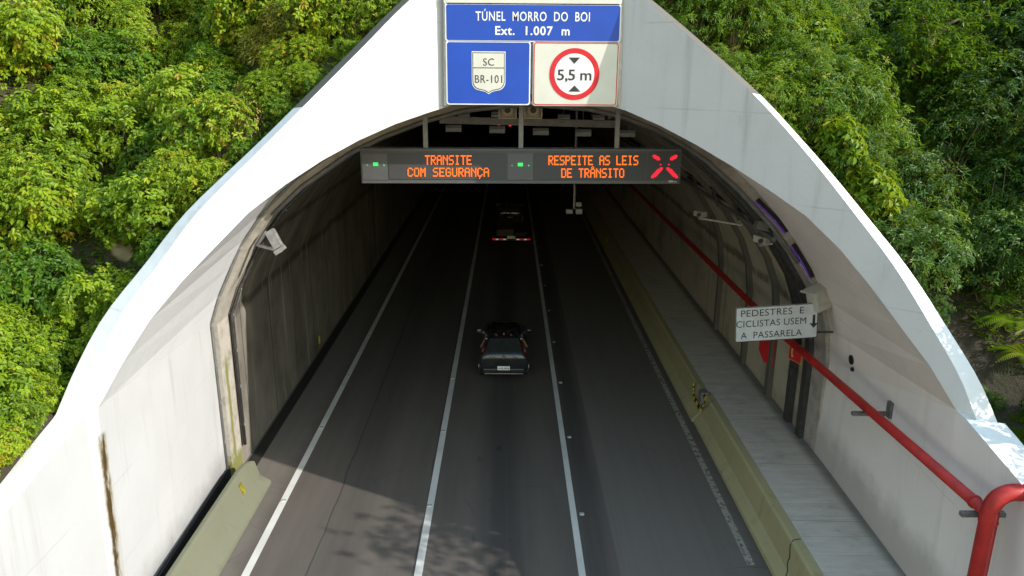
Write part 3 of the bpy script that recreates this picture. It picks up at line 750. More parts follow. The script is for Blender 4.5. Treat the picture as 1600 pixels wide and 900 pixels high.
for s, x, y, wd in (('PEDESTRES  E', 1207, 487, 99), ('CICLISTAS USEM', 1205, 503.5, 110), ('A  PASSARELA', 1205, 521.5, 97)):
    text_on(s, 'lettering', M['sign_black'], ps, onY(x, y, YP), UP, VP_, wd*PP, 11.5*PP, 0.0, 1.05, 0.005)
g = G(); g.prism([(p[0]*PP, p[1]*PP) for p in ((0,-11),(6.5,-3),(2,-3),(2,11),(-2,11),(-2,-3),(-6.5,-3))], UP, VP_, onY(1271.5, 502, YP), 0.005); g.build('arrow', M['sign_black'], ps)
g = G()
for px, py in ((1160,482),(1187,480),(1217,479),(1245,477),(1160,531),(1213,530),(1267,529)): g.disc(onY(px,py,YP)+Vector((0,-0.004,0)), (0,1,0), 0.012, 0.008, 8)
g.build('bolt', M['galv'], ps)
g = G(); g.bar(onY(1218,520,YP)+Vector((0,0.06,0)), onY(1290,520,YP)+Vector((0.2,0.06,0)), 0.05, 0.05); g.build('bracket', M['dark_steel'], ps)

XP, ZPIPE = 7.32, 3.62
pipe = thing('fire_main', 'long red fire pipe on brackets running along the right wall into the tunnel', 'pipe', (XP, 20, ZPIPE))
q1, q2 = onX(1545, 803, XP), onX(1240, 538, XP)
print('pipe', q1, q2)
slope = (q2.z-q1.z)/(q2.y-q1.y)
def zp(y): return q1.z + (min(y, 19)-q1.y)*slope
yj = q1.y
def side(pxy, X): return onX(*pxy, X)
pts = [Vector((XP, yj, zp(yj))), Vector((XP, 14, zp(14))), Vector((XP, 19, zp(19))), Vector((XP-0.06, 40, zp(19))), Vector((XP-0.06, 100, zp(19)))]
G().tube(pts, 0.095, 16).build('long_pipe', M['red_pipe'], pipe, smooth=True)
# riser with the elbow at its top
Rr = 0.13
top_c = onX(1560, 775, XP)
b0 = onX(1536, 898, XP); dirz = Vector((0.0, 0.0, 1.0))
yr = yj - 0.02
zr = top_c.z - 0.05
riser = [Vector((XP, yr, 0.9)), Vector((XP, yr, zr-0.25))]
for i in range(7):
    a = R_(90*i/6); riser.append(Vector((XP + 0.30 - 0.30*math.cos(a), yr, zr-0.25 + 0.30*math.sin(a))))
riser.append(Vector((XP+0.95, yr, zr+0.05)))
G().tube(riser, Rr, 18).build('riser', M['red_pipe'], pipe, smooth=True)
g = G()
g.tube([Vector((XP, yj+0.34, zp(yj+0.34))), Vector((XP, yj+0.39, zp(yj+0.39)))], 0.112, 16); g.tube([Vector((XP, yr, zr-0.46)), Vector((XP, yr, zr-0.43))], 0.140, 18)
g.build('flange', M['red_pipe'], pipe, smooth=False)
for px, py in ((1345,632),(1520,798)):
    yb = onX(px+8, py, XP).y
    for yy in (yb,):
        g = G(); g.box((XP+0.12, yy, zp(yy)-0.15), (0.76, 0.09, 0.07)); g.box((7.82, yy, zp(yy)-0.06), (0.06, 0.16, 0.34)); g.build('bracket', plain('weathered steel', (0.15,0.14,0.13), 0.7, 0.1, 0.3, 8), pipe)

# boxes and cameras at the mouth
fb = thing('floodlight', 'beige boxed floodlight on the right edge of the arch above the white notice', 'floodlight', onY(1278,468,17.4))
c = onY(1279, 467, 17.4)
rot = Matrix.Rotation(R_(-14), 3, 'Y') @ Matrix.Rotation(R_(25), 3, 'Z')
g = G(); g.box(c, (0.42, 0.34, 0.52), rot); g.build('housing', M['cream'], fb, bevel=0.02)
g = G(); g.box(c+rot@Vector((-0.06,-0.04,0.28)), (0.60, 0.46, 0.035), rot); g.build('hood', M['cream'], fb, bevel=0.008)
g = G(); g.bar(c+Vector((0.1,0.1,0.2)), Vector((7.7, 17.9, 5.0)), 0.05, 0.05); g.build('arm', M['dark_steel'], fb)

cl_ = thing('floodlight', 'grey floodlight on a triangular bracket at the left edge of the arch', 'floodlight', onY(425,380,18.1))
a, b, t_ = onY(404,383,18.0), onY(440,392,17.7), onY(424,362,17.9)
g = G(); g.bar(onY(421,360,17.8), onY(436,387,17.7), 0.24, 0.12, up=(0,-1,0)); g.build('lamp_body', M['galv'], cl_, bevel=0.015)
g = G(); g.bar(a, b, 0.07, 0.07); g.bar(onY(402,384,18.0), onY(416,362,18.0), 0.06, 0.06); g.bar(onY(430,396,17.7), onY(445,385,17.7), 0.10, 0.10); g.build('bracket', M['galv'], cl_)

# conduits round the left half of the arch
def arch_path(prof, y, inset, x0, x1, zmin):
    pts = []
    for x, z in prof:
        if x0 <= x <= x1 and z >= zmin:
            dx, dz = XC-x, 4.0-z if z > 4.3 else 0
            L = math.hypot(dx, dz); pts.append(Vector((x+dx/L*inset, y, z+dz/L*inset)))
    return pts
for y, ins, r, lab, zl in ((17.72, 0.05, 0.035, 'grey conduit following the left edge of the arch, outermost', 0.2), (18.72, 0.06, 0.05, 'dark conduit just inside the left edge of the arch', 0.6)):
    pr = [(-7.25 if y < 18 else -7.12, zl)] + [(x, z) for x, z in (PS if y < 18 else PL)[1:]]
    c = thing('conduit', lab, 'conduit', (-7.1, y, 0))
    pts = arch_path(pr, y, ins, -8, 0.2, 0)
    G().tube(pts, r, 8).build('tube', M['conduit'] if y < 18 else M['dark_steel'], c, smooth=True)
    g = G()
    for p in pts[1:5]: g.box(p, (0.10, 0.05, 0.10))
    for zc in (1.2, 2.3, 3.3): g.box((pts[0].x, y, zc), (0.10, 0.05, 0.08))
    g.build('clip', M['galv'], c)
c = thing('conduit', 'pale tube lining the crown of the arch under the big sign', 'conduit', (0.4, 17.8, 9.4))
G().tube(arch_path(PL, 17.8, 0.03, -6.0, 7.0, 4.5), 0.055, 8).build('tube', M['conduit'], c, smooth=True)

# violet light strips on the right edge of the arch
def arch_z(x):
    for (xa, za), (xb, zb) in zip(PL[:-1], PL[1:]):
        if xa <= x <= xb and xb > xa: return za + (zb-za)*(x-xa)/(xb-xa)
    return 4
for lab, pts in (('upper violet light strip on the right edge of the arch', ((1180,315),(1195,330),(1212,347),(1226,365))),
                 ('lower violet light strip on the right edge of the arch', ((1236,385),(1248,403),(1258,420),(1266,436)))):
    o = thing('light_strip', lab, 'light strip', onY(*pts[0], 17.8))
    P3 = [onY(*p, 17.8) for p in pts]
    G().tube([p+Vector((0.06,0.03,0.05)) for p in P3], 0.05, 6).build('backing', M['black'], o)
    G().tube(P3, 0.014, 6).build('glow_tube', M['purple'], o)

# emergency phone panel and red plate on the right tunnel wall
o = thing('emergency_phone_sign', 'red emergency sign showing a yellow telephone handset', 'sign', onX(1243,552,7.72))
q = onX(1243, 551, 7.72)
Ue, Ve = Vector((0.35,-0.94,0)).normalized(), Vector((0,0,1))
g = G(); g.prism(rrect(0.50, 0.52, 0.02, 2), Ue, Ve, q, -0.02); g.build('plate', plain('sign edge yellow', (0.55,0.42,0.12), 0.5), o)
g = G(); g.prism(rrect(0.46, 0.48, 0.02, 2), Ue, Ve, q+Ue.cross(Ve)*0.002, 0.006); g.build('face', M['red_plate'], o)
nrm = Ue.cross(Ve)
arc = [q + Ue*(0.10*math.cos(R_(a))-0.02) + Ve*(0.17*math.sin(R_(a))) + nrm*0.014 for a in (130, 150, 175, 200, 225, 240)]
g = G(); g.tube(arc, [0.035,0.022,0.02,0.02,0.026,0.036], 8); g.build('handset', plain('handset yellow', (0.62,0.47,0.16), 0.5), o)
q = onX(1197, 549, 7.78)
o = thing('fire_hose_sign', 'plain red plate on the tunnel wall below the white notice', 'sign', q)
g = G(); g.prism([(-0.34,0.45),(-0.34,-0.05),(-0.08,-0.36),(0.34,-0.36),(0.34,0.45)], Ue, Ve, q, -0.02); g.build('plate', M['red_plate'], o)
q = onX(1237,580,7.75); o = tag(G().box(q, (0.10,0.14,0.22)).build('call_box', M['dark_steel'], bevel=0.01), 'small dark call box under the telephone sign', 'call box')

# things on the right tunnel wall
tr = thing('cable_tray', 'grey cable tray with black cables along the right tunnel wall', 'cable tray', (6.35, 30, 6.4))
p0, p1 = onX(1165,345,6.35), onX(1062,278,6.35)
G().tube([Vector((6.35, 17.9, p0.z)), Vector((6.35, 90, p0.z))], 0.06, 8).build('rail', M['conduit'], tr)
g = G(); g.box((6.5, 55, p0.z+0.34), (0.40, 74, 0.10)); 
for k in range(3): g.tube([Vector((6.42+0.09*k, 18.2, p0.z+0.14)), Vector((6.42+0.09*k, 90, p0.z+0.14))], 0.04, 6)
g.build('cables', M['black'], tr)
for y in (19, 20.8, 23, 25.5, 28.5, 32, 36):
    G().bar((6.35, y, p0.z-0.1), (6.15, y, arch_z(6.15)), 0.06, 0.06, up=(0,1,0)).build('hanger', M['dark_steel'], tr)
def cam_thing(px, py, Y, lab, arm_to):
    c = onY(px, py, Y); o = thing('security_camera', lab, 'camera', c)
    g = G(); g.box(c, (0.20, 0.42, 0.18), Matrix.Rotation(R_(25), 3, 'Z')); g.build('housing', M['cream'], o, bevel=0.02)
    g = G(); g.disc(c+Vector((-0.09,-0.20,0)), (-0.4,-0.9,0), 0.06, 0.05, 12); g.build('lens', M['black'], o)
    g = G(); g.bar(c+Vector((0,0,-0.14)), arm_to+Vector((0,0,-0.14)), 0.05, 0.05); g.box(c+Vector((0,0,-0.12)), (0.12,0.14,0.10)); g.build('arm', M['galv'], o)
cam_thing(1094, 334, 23.5, 'pale camera on an arm under the cable tray, the farther one', onY(1160, 345, 23.0))
cam_thing(1190, 374, 19.2, 'pale camera under the cable tray end, the nearer one', onY(1225, 370, 18.9))
o = thing('cable_box', 'grey box at the end of the cable tray', 'box', onY(1195, 354, 18.6))
c = onY(1196, 353, 18.6); G().box(c, (0.5,0.3,0.22), Matrix.Rotation(R_(12),3,'Y')).build('body', M['conduit'], o, bevel=0.02)

# ceiling beam, lamps and speakers
bm_ = thing('ceiling_beam', 'grey steel beam across the tunnel crown behind the hanging board', 'beam', onY(825,190,22))
a, b = onY(687,187,22), onY(965,194,22)
g = G(); g.bar(a, b, 0.12, 0.20); g.build('beam', M['grey_paint'], bm_, bevel=0.008)
for px in (700, 952):
    q = onY(px, 189, 22); G().box((q.x, 22.05, (q.z+9.6)/2+0.05), (0.08,0.08,9.6-q.z)).build('hanger', M['grey_paint'], bm_)
def luminaire(px, py, Y, wd, lab, grp):
    c = onY(px, py, Y); o = thing('ceiling_lamp', lab, 'lamp', c, grp)
    G().box(c+Vector((0,0.1,0.06)), (wd, 0.36, 0.14)).build('housing', M['grey_paint'], o, bevel=0.01)
    G().box(c+Vector((0,-0.09,-0.03)), (wd*0.98, 0.03, 0.13)).build('lamp_glass', M['lens'], o)
    G().box((c.x, c.y+0.1, (c.z+9.6)/2), (0.04,0.04,9.55-c.z)).build('rod', M['dark_steel'], o)
for i, (px, py) in enumerate(((709,201),(777,203),(845,206),(911,208),(980,209))):
    luminaire(px, py, 26, 0.53, ['first','second','third','fourth','fifth'][i]+' lamp from the left in the lower row above the message board', 'lower row of tunnel lamps')
for i, (px, py) in enumerate(((725,181),(777,181),(829,183.5),(881,185.5),(935,186))):
    luminaire(px, py, 23.5, 0.36, ['first','second','third','fourth','fifth'][i]+' lamp from the left in the upper row along the beam', 'upper row of tunnel lamps')
for px, side_ in ((793,'left'),(833,'right')):
    c = onY(px, 172, 19.4); o = thing('horn_speaker', 'boxed round loudspeaker under the big sign, on the '+side_, 'loudspeaker', c, 'loudspeakers under the sign')
    g = G(); R0 = 0.21
    for dx in (-1, 1): g.box(c+Vector((dx*R0,0.05,0.03)), (0.03,0.22,0.42))
    g.box(c+Vector((0,0.05,-R0+0.02)), (0.44,0.22,0.03)); g.box(c+Vector((0,0.15,0.02)), (0.42,0.03,0.42)); g.build('frame', M['galv'], o)
    g = G(); g.disc(c+Vector((0,0.02,0.0)), (0,1,0), 0.14, 0.12, 20); g.build('horn', M['cream'], o)
    g = G(); g.disc(c+Vector((0,-0.045,0.0)), (0,1,0), 0.075, 0.03, 16); g.build('centre', M['dark_steel'], o)
    G().box((c.x, c.y+0.1, (c.z+9.65)/2+0.1), (0.05,0.05,9.6-c.z)).build('hanger', M['galv'], o)
for i, px in enumerate((779, 797)):
    c = onY(px, 195, 40); o = thing('red_lamp', ('left' if i == 0 else 'right')+' one of two tiny red lamps in the dark above the board', 'lamp', c)
    G().disc(c, (0,1,0), 0.075, 0.05, 10).build('lens', M['red_led'], o); G().box(c+Vector((0,0.1,0)), (0.25,0.1,0.3)).build('housing', M['black'], o)
# hanging pole with sensors
c = onY(897, 326, 30); o = thing('sensor_pole', 'thin pole hanging from the ceiling with pale sensor boxes at its foot', 'sensor', c)
g = G(); top_ = onY(909, 188, 30); g.tube([Vector((c.x, 30, c.z)), Vector((c.x, 30, 9.7))], 0.05, 8); g.build('pole', M['galv'], o)
G().box(onY(889,329,30)+Vector((0,-0.1,0)), (0.26,0.3,0.17)).build('sensor_box', M['lens'], o, bevel=0.02)
G().box(onY(904,329,30)+Vector((0,-0.1,0)), (0.26,0.3,0.2)).build('sensor_box', M['lens'], o, bevel=0.02)
G().box(onY(904,319,30), (0.22,0.2,0.17)).build('sensor_box', M['lens'], o, bevel=0.02)
# reflectors
for px, py, X, lab in ((948,376,5.78,'small yellow reflector on the far barrier'), (499,531,-7.06,'small yellow reflector on the left tunnel wall')):
    q = onX(px, py, X); tag(G().box(q, (0.04,0.10,0.30)).build('reflector', M['yellow'], bevel=0.01), lab, 'reflector')

# ------------------------------------------------------------ vehicles
paint = plain('dark blue grey car paint', (0.027,0.030,0.036), 0.26, 0.35, 0.05, 2, coat=0.6)
glass = plain('dark car glass', (0.022,0.027,0.027), 0.12)
redlens = plain('red lens', (0.07,0.005,0.006), 0.2)
chrome = plain('chrome', (0.55,0.55,0.56), 0.2, 0.8)
plate_m = plain('number plate', (0.78,0.80,0.80), 0.5)
def wheel(parent, x, y, r, wd):
    o = G(); o.disc((x, y, r), (1,0,0), r, wd, 24); wq = o.build('wheel', M['rubber'], parent, local=True, bevel=0.02)
    s = 1 if x > 0 else -1
    G().disc((x+s*wd*0.48, y, r), (1,0,0), r*0.62, 0.03, 20).build('rim', chrome, wq, local=True)
def hatchback(lab, loc, text):
    o = thing('car', lab, 'car', loc)
    # stations: y, z_bottom, z_sill, z_belt, z_top, half widths at sill, belt, top
    ST = [(0.0,0.40,0.55,0.80,0.86,0.72,0.70,0.60),(0.05,0.30,0.52,0.86,0.97,0.80,0.77,0.66),(0.10,0.24,0.50,0.90,1.03,0.84,0.81,0.70),(0.24,0.22,0.50,0.94,1.24,0.845,0.82,0.65),
          (0.42,0.20,0.50,0.96,1.44,0.845,0.825,0.58),(0.75,0.2,0.5,0.96,1.475,0.845,0.825,0.56),(1.7,0.2,0.5,0.95,1.49,0.84,0.82,0.57),(2.35,0.2,0.5,0.93,1.42,0.84,0.815,0.55),
          (2.75,0.2,0.5,0.92,1.18,0.84,0.81,0.60),(3.1,0.2,0.5,0.90,0.98,0.835,0.80,0.66),(3.6,0.22,0.5,0.80,0.88,0.81,0.77,0.62),(3.92,0.26,0.48,0.66,0.72,0.72,0.68,0.55),(4.03,0.34,0.46,0.56,0.58,0.6,0.58,0.5)]
    rows = []
    for y, zb, zs, zl, zt, ws, wb, wt in ST:
        half = [(0, zb), (ws*0.86, zb), (ws, zs), (ws, (zs+zl)/2), (wb, zl), (wt, zt-0.03), (wt*0.7, zt), (0, zt)]
        ringp = [Vector((x, y, z)) for x, z in half] + [Vector((-x, y, z)) for x, z in half[-2:0:-1]]
        rows.append(ringp)
    g = G(); n = len(rows[0])
    for r in rows: g.v += r
    for j in range(len(rows)-1):
        for i in range(n): g.f.append((j*n+i, j*n+(i+1) % n, (j+1)*n+(i+1) % n, (j+1)*n+i)); g.m.append(0)
    g.f.append(tuple(range(n))); g.m.append(0); g.f.append(tuple((len(rows)-1)*n+i for i in range(n))); g.m.append(0)
    body = g.build('body', paint, o, smooth=True, local=True, sub=2)
    g = G(); g.add([(-0.60,0.10,1.02),(0.60,0.10,1.02),(0.50,0.41,1.42),(-0.50,0.41,1.42)], [(0,1,2,3)])
    gl = g.build('rear_window', glass, o, local=True, solid=0.03); gl.location = (0,-0.035,0.02)
    for s in (-1, 1):
        g = G(); g.add([(s*0.825,0.75,0.98),(s*0.825,2.6,0.96),(s*0.60,2.2,1.40),(s*0.60,0.85,1.42)], [(0,1,2,3)])
        g.build('side_window', glass, o, local=True, solid=0.03)
        g = G(); g.tube([(s*0.74,0.07,0.96),(s*0.71,0.15,1.12),(s*0.65,0.25,1.26),(s*0.60,0.38,1.39)], [0.05,0.055,0.045,0.03], 8); tl = g.build('tail_light', redlens, o, local=True, smooth=True)
        G().box((s*0.60,0.40,1.41), (0.06,0.05,0.05)).build('reversing_lens', chrome, tl, local=True, bevel=0.01)
        g = G(); g.box((s*0.92, 2.45, 0.98), (0.18, 0.10, 0.13)); mr = g.build('wing_mirror', plain('mirror shell', (0.20,0.20,0.20), 0.3, 0.5) if s < 0 else paint, o, local=True, bevel=0.03)
        G().box((s*0.40,-0.005,0.885), (0.17,0.02,0.025), Matrix.Rotation(R_(s*6), 3, 'Y')).build('trim', chrome, o, local=True)
        for yy in (0.68, 3.2): wheel(o, s*0.77, yy, 0.30, 0.19)
    g = G(); g.box((0, -0.005, 0.40), (1.45, 0.10, 0.20)); g.build('bumper', plain('bumper', (0.02,0.022,0.026), 0.35, 0.2), o, local=True, bevel=0.05)
    G().box((0, -0.035, 0.31), (1.30, 0.02, 0.03)).build('bumper_trim', M['galv'], o, local=True)
    G().disc((0, 0.0, 0.90), (0,1,0.1), 0.055, 0.03, 16).build('badge', chrome, o, local=True)
    pl = G().box((0, -0.06, 0.52), (0.42, 0.015, 0.14)).build('number_plate', plate_m, o, local=True)
    tx = text_on(text, 'lettering', M['sign_black'], pl, wloc(pl)+Vector((0,-0.071,0.515)), (1,0,0), (0,0,1), 0.34, 0.07)
    G().box((0, 0.47, 1.455), (0.34, 0.05, 0.025)).build('brake_light', redlens, o, local=True)
    g = G()
    for x, y in ((-0.26,0.66),(0,0.74),(0.26,0.66)): g.disc((x,y,1.475), (0,0,1), 0.03, 0.03, 8)
    g.build('roof_dot', chrome, o, local=True)  # small bright chrome discs added on the roof
    return o
q = onZ(787, 588, 0.2)
hatchback('dark hatchback seen from behind in the middle lane, nearest the mouth', (q.x, q.y, 0.005), 'AVR 9424')
h2 = hatchback('small dark car farthest into the tunnel, towing the trailer', (0.14, 50.9, 0.005), 'MHB 3107')
# low trailer behind it
tk = thing('trailer', 'low dark trailer with a row of red tail lamps towed by the farther car', 'trailer', (0.2, 44.25, 0.0))
drk = plain('trailer black', (0.02,0.019,0.018), 0.6)
G().box((0, 2.2, 0.52), (2.1, 4.2, 0.10)).build('bed', drk, tk, local=True, bevel=0.02)
g = G(); g.box((-0.36, 2.3, 0.82), (1.06, 3.7, 0.44)); g.build('cargo', plain('tan tarpaulin', (0.085,0.07,0.048), 0.8, 0, 0.3, 2), tk, local=True, bevel=0.08)
g = G(); g.box((0.58, 1.7, 0.72), (0.72, 2.4, 0.26)); g.build('cargo', plain('grey tarpaulin', (0.035,0.033,0.03), 0.8, 0, 0.3, 2), tk, local=True, bevel=0.06)
for s_ in (-1, 1):
    G().box((s_*1.04, 2.2, 0.66), (0.04, 4.2, 0.18)).build('side_board', drk, tk, local=True)
    wheel(tk, s_*0.93, 1.9, 0.30, 0.2)
G().bar((0, 4.3, 0.48), (-0.03, 6.6, 0.45), 0.10, 0.10).build('tow_bar', drk, tk, local=True)
G().box((0, 0.02, 0.55), (2.15, 0.08, 0.14)).build('tail_bar', drk, tk, local=True)
for x0, sgn in ((-0.94,-1),(-0.50,-1),(0.50,1),(0.94,1)):
    tl = G().box((x0+0.08*sgn, -0.035, 0.56), (0.22, 0.03, 0.085)).build('tail_light', M['tail_on'], tk, local=True)
    G().box((x0-0.11*sgn, -0.035, 0.55), (0.17, 0.032, 0.06)).build('reversing_lamp', M['lamp_white'], tl, local=True)
G().box((0.0, -0.04, 0.68), (0.48, 0.02, 0.16)).build('number_plate', plate_m, tk, local=True)

# ------------------------------------------------------------ hillside
OUTP = sorted([(p.x, p.z) for p in lipL+lipR])
ox = np.array([p[0] for p in OUTP]); oz = np.array([p[1] for p in OUTP])
XLa, XRa = ox[0], ox[-1]
def hill(x, y):
    if x < XLa: d = XLa-x; base = oz[0] + 0.02 + 0.55*min(d, 1.0) + 0.85*max(0, d-1.0)
    elif x > XRa: d = x-XRa; k = 0.40 + 0.45*min(1, max(0, (y-8.5)/8.0)); base = oz[-1] - 0.35 + 0.25*min(d, 1.6) + k*max(0, d-1.6)
    else: base = float(np.interp(x, ox, oz)) - 0.4
    t = y - YF(x) - 1.1
    base += 0.80*t if t > 0 else 0.16*max(t, -9)
    base += 0.35*(noise.noise(Vector((x*0.35, y*0.35, 3.1)))) + 0.12*noise.noise(Vector((x*1.3, y*1.3, 8)))
    return base
def axis(a, b, d): 
    n = max(1, int(round((b-a)/d))); return [a+(b-a)*i/n for i in range(n)]
xs = axis(-60,-22,3)+axis(-22, XLa-0.05, 0.5)+axis(XLa-0.05, XRa+0.05, 0.4)+axis(XRa+0.05, 22, 0.5)+axis(22, 61, 3)
ysH = axis(-20, 6, 2)+axis(6, 30, 0.5)+axis(30, 90, 4)
g = G(); idx = {}
for j, y in enumerate(ysH):
    for i, x in enumerate(xs):
        idx[i, j] = len(g.v); g.v.append(Vector((x, y, hill(x, y))))
for j in range(len(ysH)-1):
    for i in range(len(xs)-1):
        xm, ym = (xs[i]+xs[i+1])/2, ysH[j]
        if XLa-0.1 < xm < XRa+0.1 and ym < YF(xm)+0.7: continue
        g.f.append((idx[i,j], idx[i+1,j], idx[i+1,j+1], idx[i,j+1])); g.m.append(0)
yv = [0, 3, 6, 7, 8, 9, 10, 11, 11.8, 12.4]
g.grid([[Vector((-7.47, y, wall_top(y)-.16)) for y in yv], [Vector((XLa-.25, y, hill(XLa-.25, y)+.03)) for y in yv]])
g.grid([[Vector((8.13, y, wall_top(y)-.16)) for y in yv], [Vector((max(8.4, XRa+.25), y, hill(max(8.4, XRa+.25), y)+.03)) for y in yv]])
struct('hillside', g, M['soil'], smooth=True)

# ------------------------------------------------------------ plants
def leaf(vs, fs, tint, base, d, up, L, W, tv, fold=0.25, bend=0.25):
    s = d.cross(up)
    if s.length < 1e-4: s = d.cross(Vector((1,0,0)))
    s.normalize(); n = s.cross(d).normalized(); i = len(vs)
    m1 = base + d*(L*0.35) - n*(bend*L*0.05); m2 = base + d*(L*0.72) - n*(bend*L*0.22); tip = base + d*L - n*(bend*L*0.55)
    up1 = n*(W*fold)
    vs += [base, m1+s*W*0.5+up1, m2+s*W*0.36+up1*0.7, tip, m2-s*W*0.36+up1*0.7, m1-s*W*0.5+up1, m1, m2]
    fs += [(i,i+6,i+1),(i+6,i+7,i+2,i+1),(i+7,i+3,i+2),(i,i+5,i+6),(i+6,i+5,i+4,i+7),(i+7,i+4,i+3)]
    tint += [tv]*6
def foliage_mesh(name, seed, R, H, nclump, nleaf, L, W, droop, lean=0.0, mat=None, spread=0.5, hel=1.0, tint_c=0.45, tint_v=0.22):
    rn = random.Random(seed); vs, fs, tn = [], [], []; tips = []
    lobes = [(Vector((rn.uniform(-.45,.45)*R, rn.uniform(-.45,.45)*R, H*rn.uniform(.35,.75))), R*rn.uniform(.45,.75)) for _ in range(6)]
    while len(tips) < nclump:
        lc, lr = rn.choice(lobes)
        v = Vector((rn.gauss(0,1), rn.gauss(0,1), rn.gauss(0.25,1))).normalized()
        p = lc + v*lr*(rn.uniform(0.45,1.05)**0.6)
        if p.z < 0.02: continue
        tips.append((p, v))
    for p, v in tips:
        tc = tint_c + rn.gauss(0, tint_v)
        ax = (v + Vector((0,0,0.7)) + Vector((rn.uniform(-.5,.5),rn.uniform(-.5,.5),0))).normalized()
        a = ax.cross(Vector((0,0,1)));
        if a.length < .05: a = Vector((1,0,0))
        a.normalize(); b = ax.cross(a)
        k = max(3, int(nleaf*rn.uniform(.6,1.4))); ph = rn.uniform(0,6.28)
        for j in range(k):
            q = ph + j*2.4; rad = (a*math.cos(q)+b*math.sin(q))
            d = (rad*rn.uniform(.7,1.1) + ax*rn.uniform(.0,.6) + Vector((0,0,-droop*rn.uniform(.3,1.2)))).normalized()
            l = L*rn.uniform(.6,1.2)
            leaf(vs, fs, tn, p + ax*(spread*L*(j/k-.5)) + rad*L*.12, d, Vector((0,0,.5)) + v*.55 + Vector((.62,-.28,.38))*hel + Vector((rn.uniform(-.45,.45),rn.uniform(-.45,.45),0)), l, W*rn.uniform(.75,1.2), min(1,max(0,tc+rn.gauss(0,.08))))
    me = bpy.data.meshes.new(name); me.from_pydata([tuple(v) for v in vs], [], fs); me.materials.append(mat)
    at = me.attributes.new('tint', 'FLOAT', 'FACE'); at.data.foreach_set('value', tn)
    return me, tips
def stem_mesh(name, seed, tips, n, r0, mat):
    rn = random.Random(seed); g = G()
    for p, v in rn.sample(tips, min(n, len(tips))):
        m = Vector((p.x*.45+rn.uniform(-.1,.1), p.y*.45+rn.uniform(-.1,.1), p.z*.55)); b0 = Vector((p.x*.12, p.y*.12, -0.25))
        g.tube([b0, b0.lerp(m,.5)+Vector((rn.uniform(-.06,.06),rn.uniform(-.06,.06),0)), m, m.lerp(p,.6), p], [r0, r0*.8, r0*.6, r0*.4, r0*.2], 5)
    me = bpy.data.meshes.new(name); me.from_pydata([tuple(p) for p in g.v], [], g.f); me.materials.append(mat)
    return me
KIND = {}
def add_kind(key, n, **kw):
    KIND[key] = []
    for i in range(n):
        me, tips = foliage_mesh('foliage', hash((key, i)) % 99991 if False else (sum(map(ord, key))*31+i*7), mat=kw['mat'], **{k: v for k, v in kw.items() if k != 'mat'})
        KIND[key].append((me, stem_mesh('stems', i+5, tips, 34, 0.022, M['bark'])))
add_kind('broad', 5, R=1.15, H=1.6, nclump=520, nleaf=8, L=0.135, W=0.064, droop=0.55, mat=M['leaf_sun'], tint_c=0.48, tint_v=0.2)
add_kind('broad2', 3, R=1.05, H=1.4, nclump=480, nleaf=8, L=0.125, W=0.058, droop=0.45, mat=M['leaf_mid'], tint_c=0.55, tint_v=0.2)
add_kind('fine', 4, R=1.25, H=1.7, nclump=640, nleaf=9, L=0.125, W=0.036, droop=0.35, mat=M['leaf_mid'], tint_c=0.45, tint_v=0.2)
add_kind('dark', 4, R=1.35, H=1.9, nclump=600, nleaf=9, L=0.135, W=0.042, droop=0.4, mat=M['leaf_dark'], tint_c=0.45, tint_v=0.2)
add_kind('large', 2, R=1.0, H=1.4, nclump=190, nleaf=7, L=0.24, W=0.12, droop=0.65, mat=M['leaf_mid'], tint_c=0.6, tint_v=0.22)
add_kind('tiny', 2, R=1.0, H=1.3, nclump=700, nleaf=9, L=0.085, W=0.034, droop=0.3, mat=M['leaf_sun'], tint_c=0.4, tint_v=0.22)
add_kind('twiggy', 2, R=1.0, H=1.5, nclump=90, nleaf=5, L=0.12, W=0.045, droop=0.8, mat=M['leaf_dry'], tint_c=0.65, tint_v=0.25)
add_kind('dry', 2, R=0.9, H=0.7, nclump=260, nleaf=9, L=0.20, W=0.025, droop=0.1, mat=M['leaf_dry'], tint_c=0.5, tint_v=0.25)
NPL = 0
def plant(key, x, y, s, label, group, rng, name='shrub', cat='shrub', dz=0.0):
    global NPL
    me, st = rng.choice(KIND[key])
    o = thing(name, label, cat, (x, y, hill(x, y)-0.1+dz), group, rng.uniform(-.7, .7))
    sz = s*rng.uniform(.85,1.2); o.scale = (s, s, sz); o.rotation_euler.x = rng.uniform(-.15,.15); o.rotation_euler.y = rng.uniform(-.15,.15)
    f = bpy.data.objects.new('foliage', me); f.parent = o; COL.objects.link(f)
    t = bpy.data.objects.new('stems', st); t.parent = o; COL.objects.link(t)
    NPL += 1; return o
rng = random.Random(11)
LAB = {'broad': ('bright yellow-green broad-leaved shrub in the sunlit thicket left of the portal', 'sunlit broad-leaved shrubs on the left slope'),
       'broad2': ('mid green broad-leaved shrub in the sunlit thicket left of the portal', 'mid green shrubs on the left slope'),
       'fine': ('fresh green narrow-leaved shrub on the slope right of the portal', 'narrow-leaved shrubs on the right slope'),
       'dark': ('dark green bushy shrub in the shade on the slope right of the portal', 'dark shrubs on the right slope'),
       'large': ('large-leaved green shrub among smaller-leaved ones on the slope beside the portal', 'large-leaved shrubs on the slopes'),
       'tiny': ('yellow-green small-leaved shrub in the sunlit thicket left of the portal', 'small-leaved shrubs on the left slope'),
       'twiggy': ('half-bare brown twiggy shrub with few dry leaves among the green ones', 'half-bare shrubs on the slopes'),
       'dry': ('low tuft of yellowish dry grass on the slope above the left side of the portal', 'dry grass tufts above the portal')}
def clear_of_hood(x, y, r):
    """keep plants off the portal face: distance behind/outside the coping"""
    if x < XLa: return (XLa-x) > r*0.6
    if x > XRa: return (x-XRa) > r*1.0
    return y > YF(x) + 0.9 + r*0.75
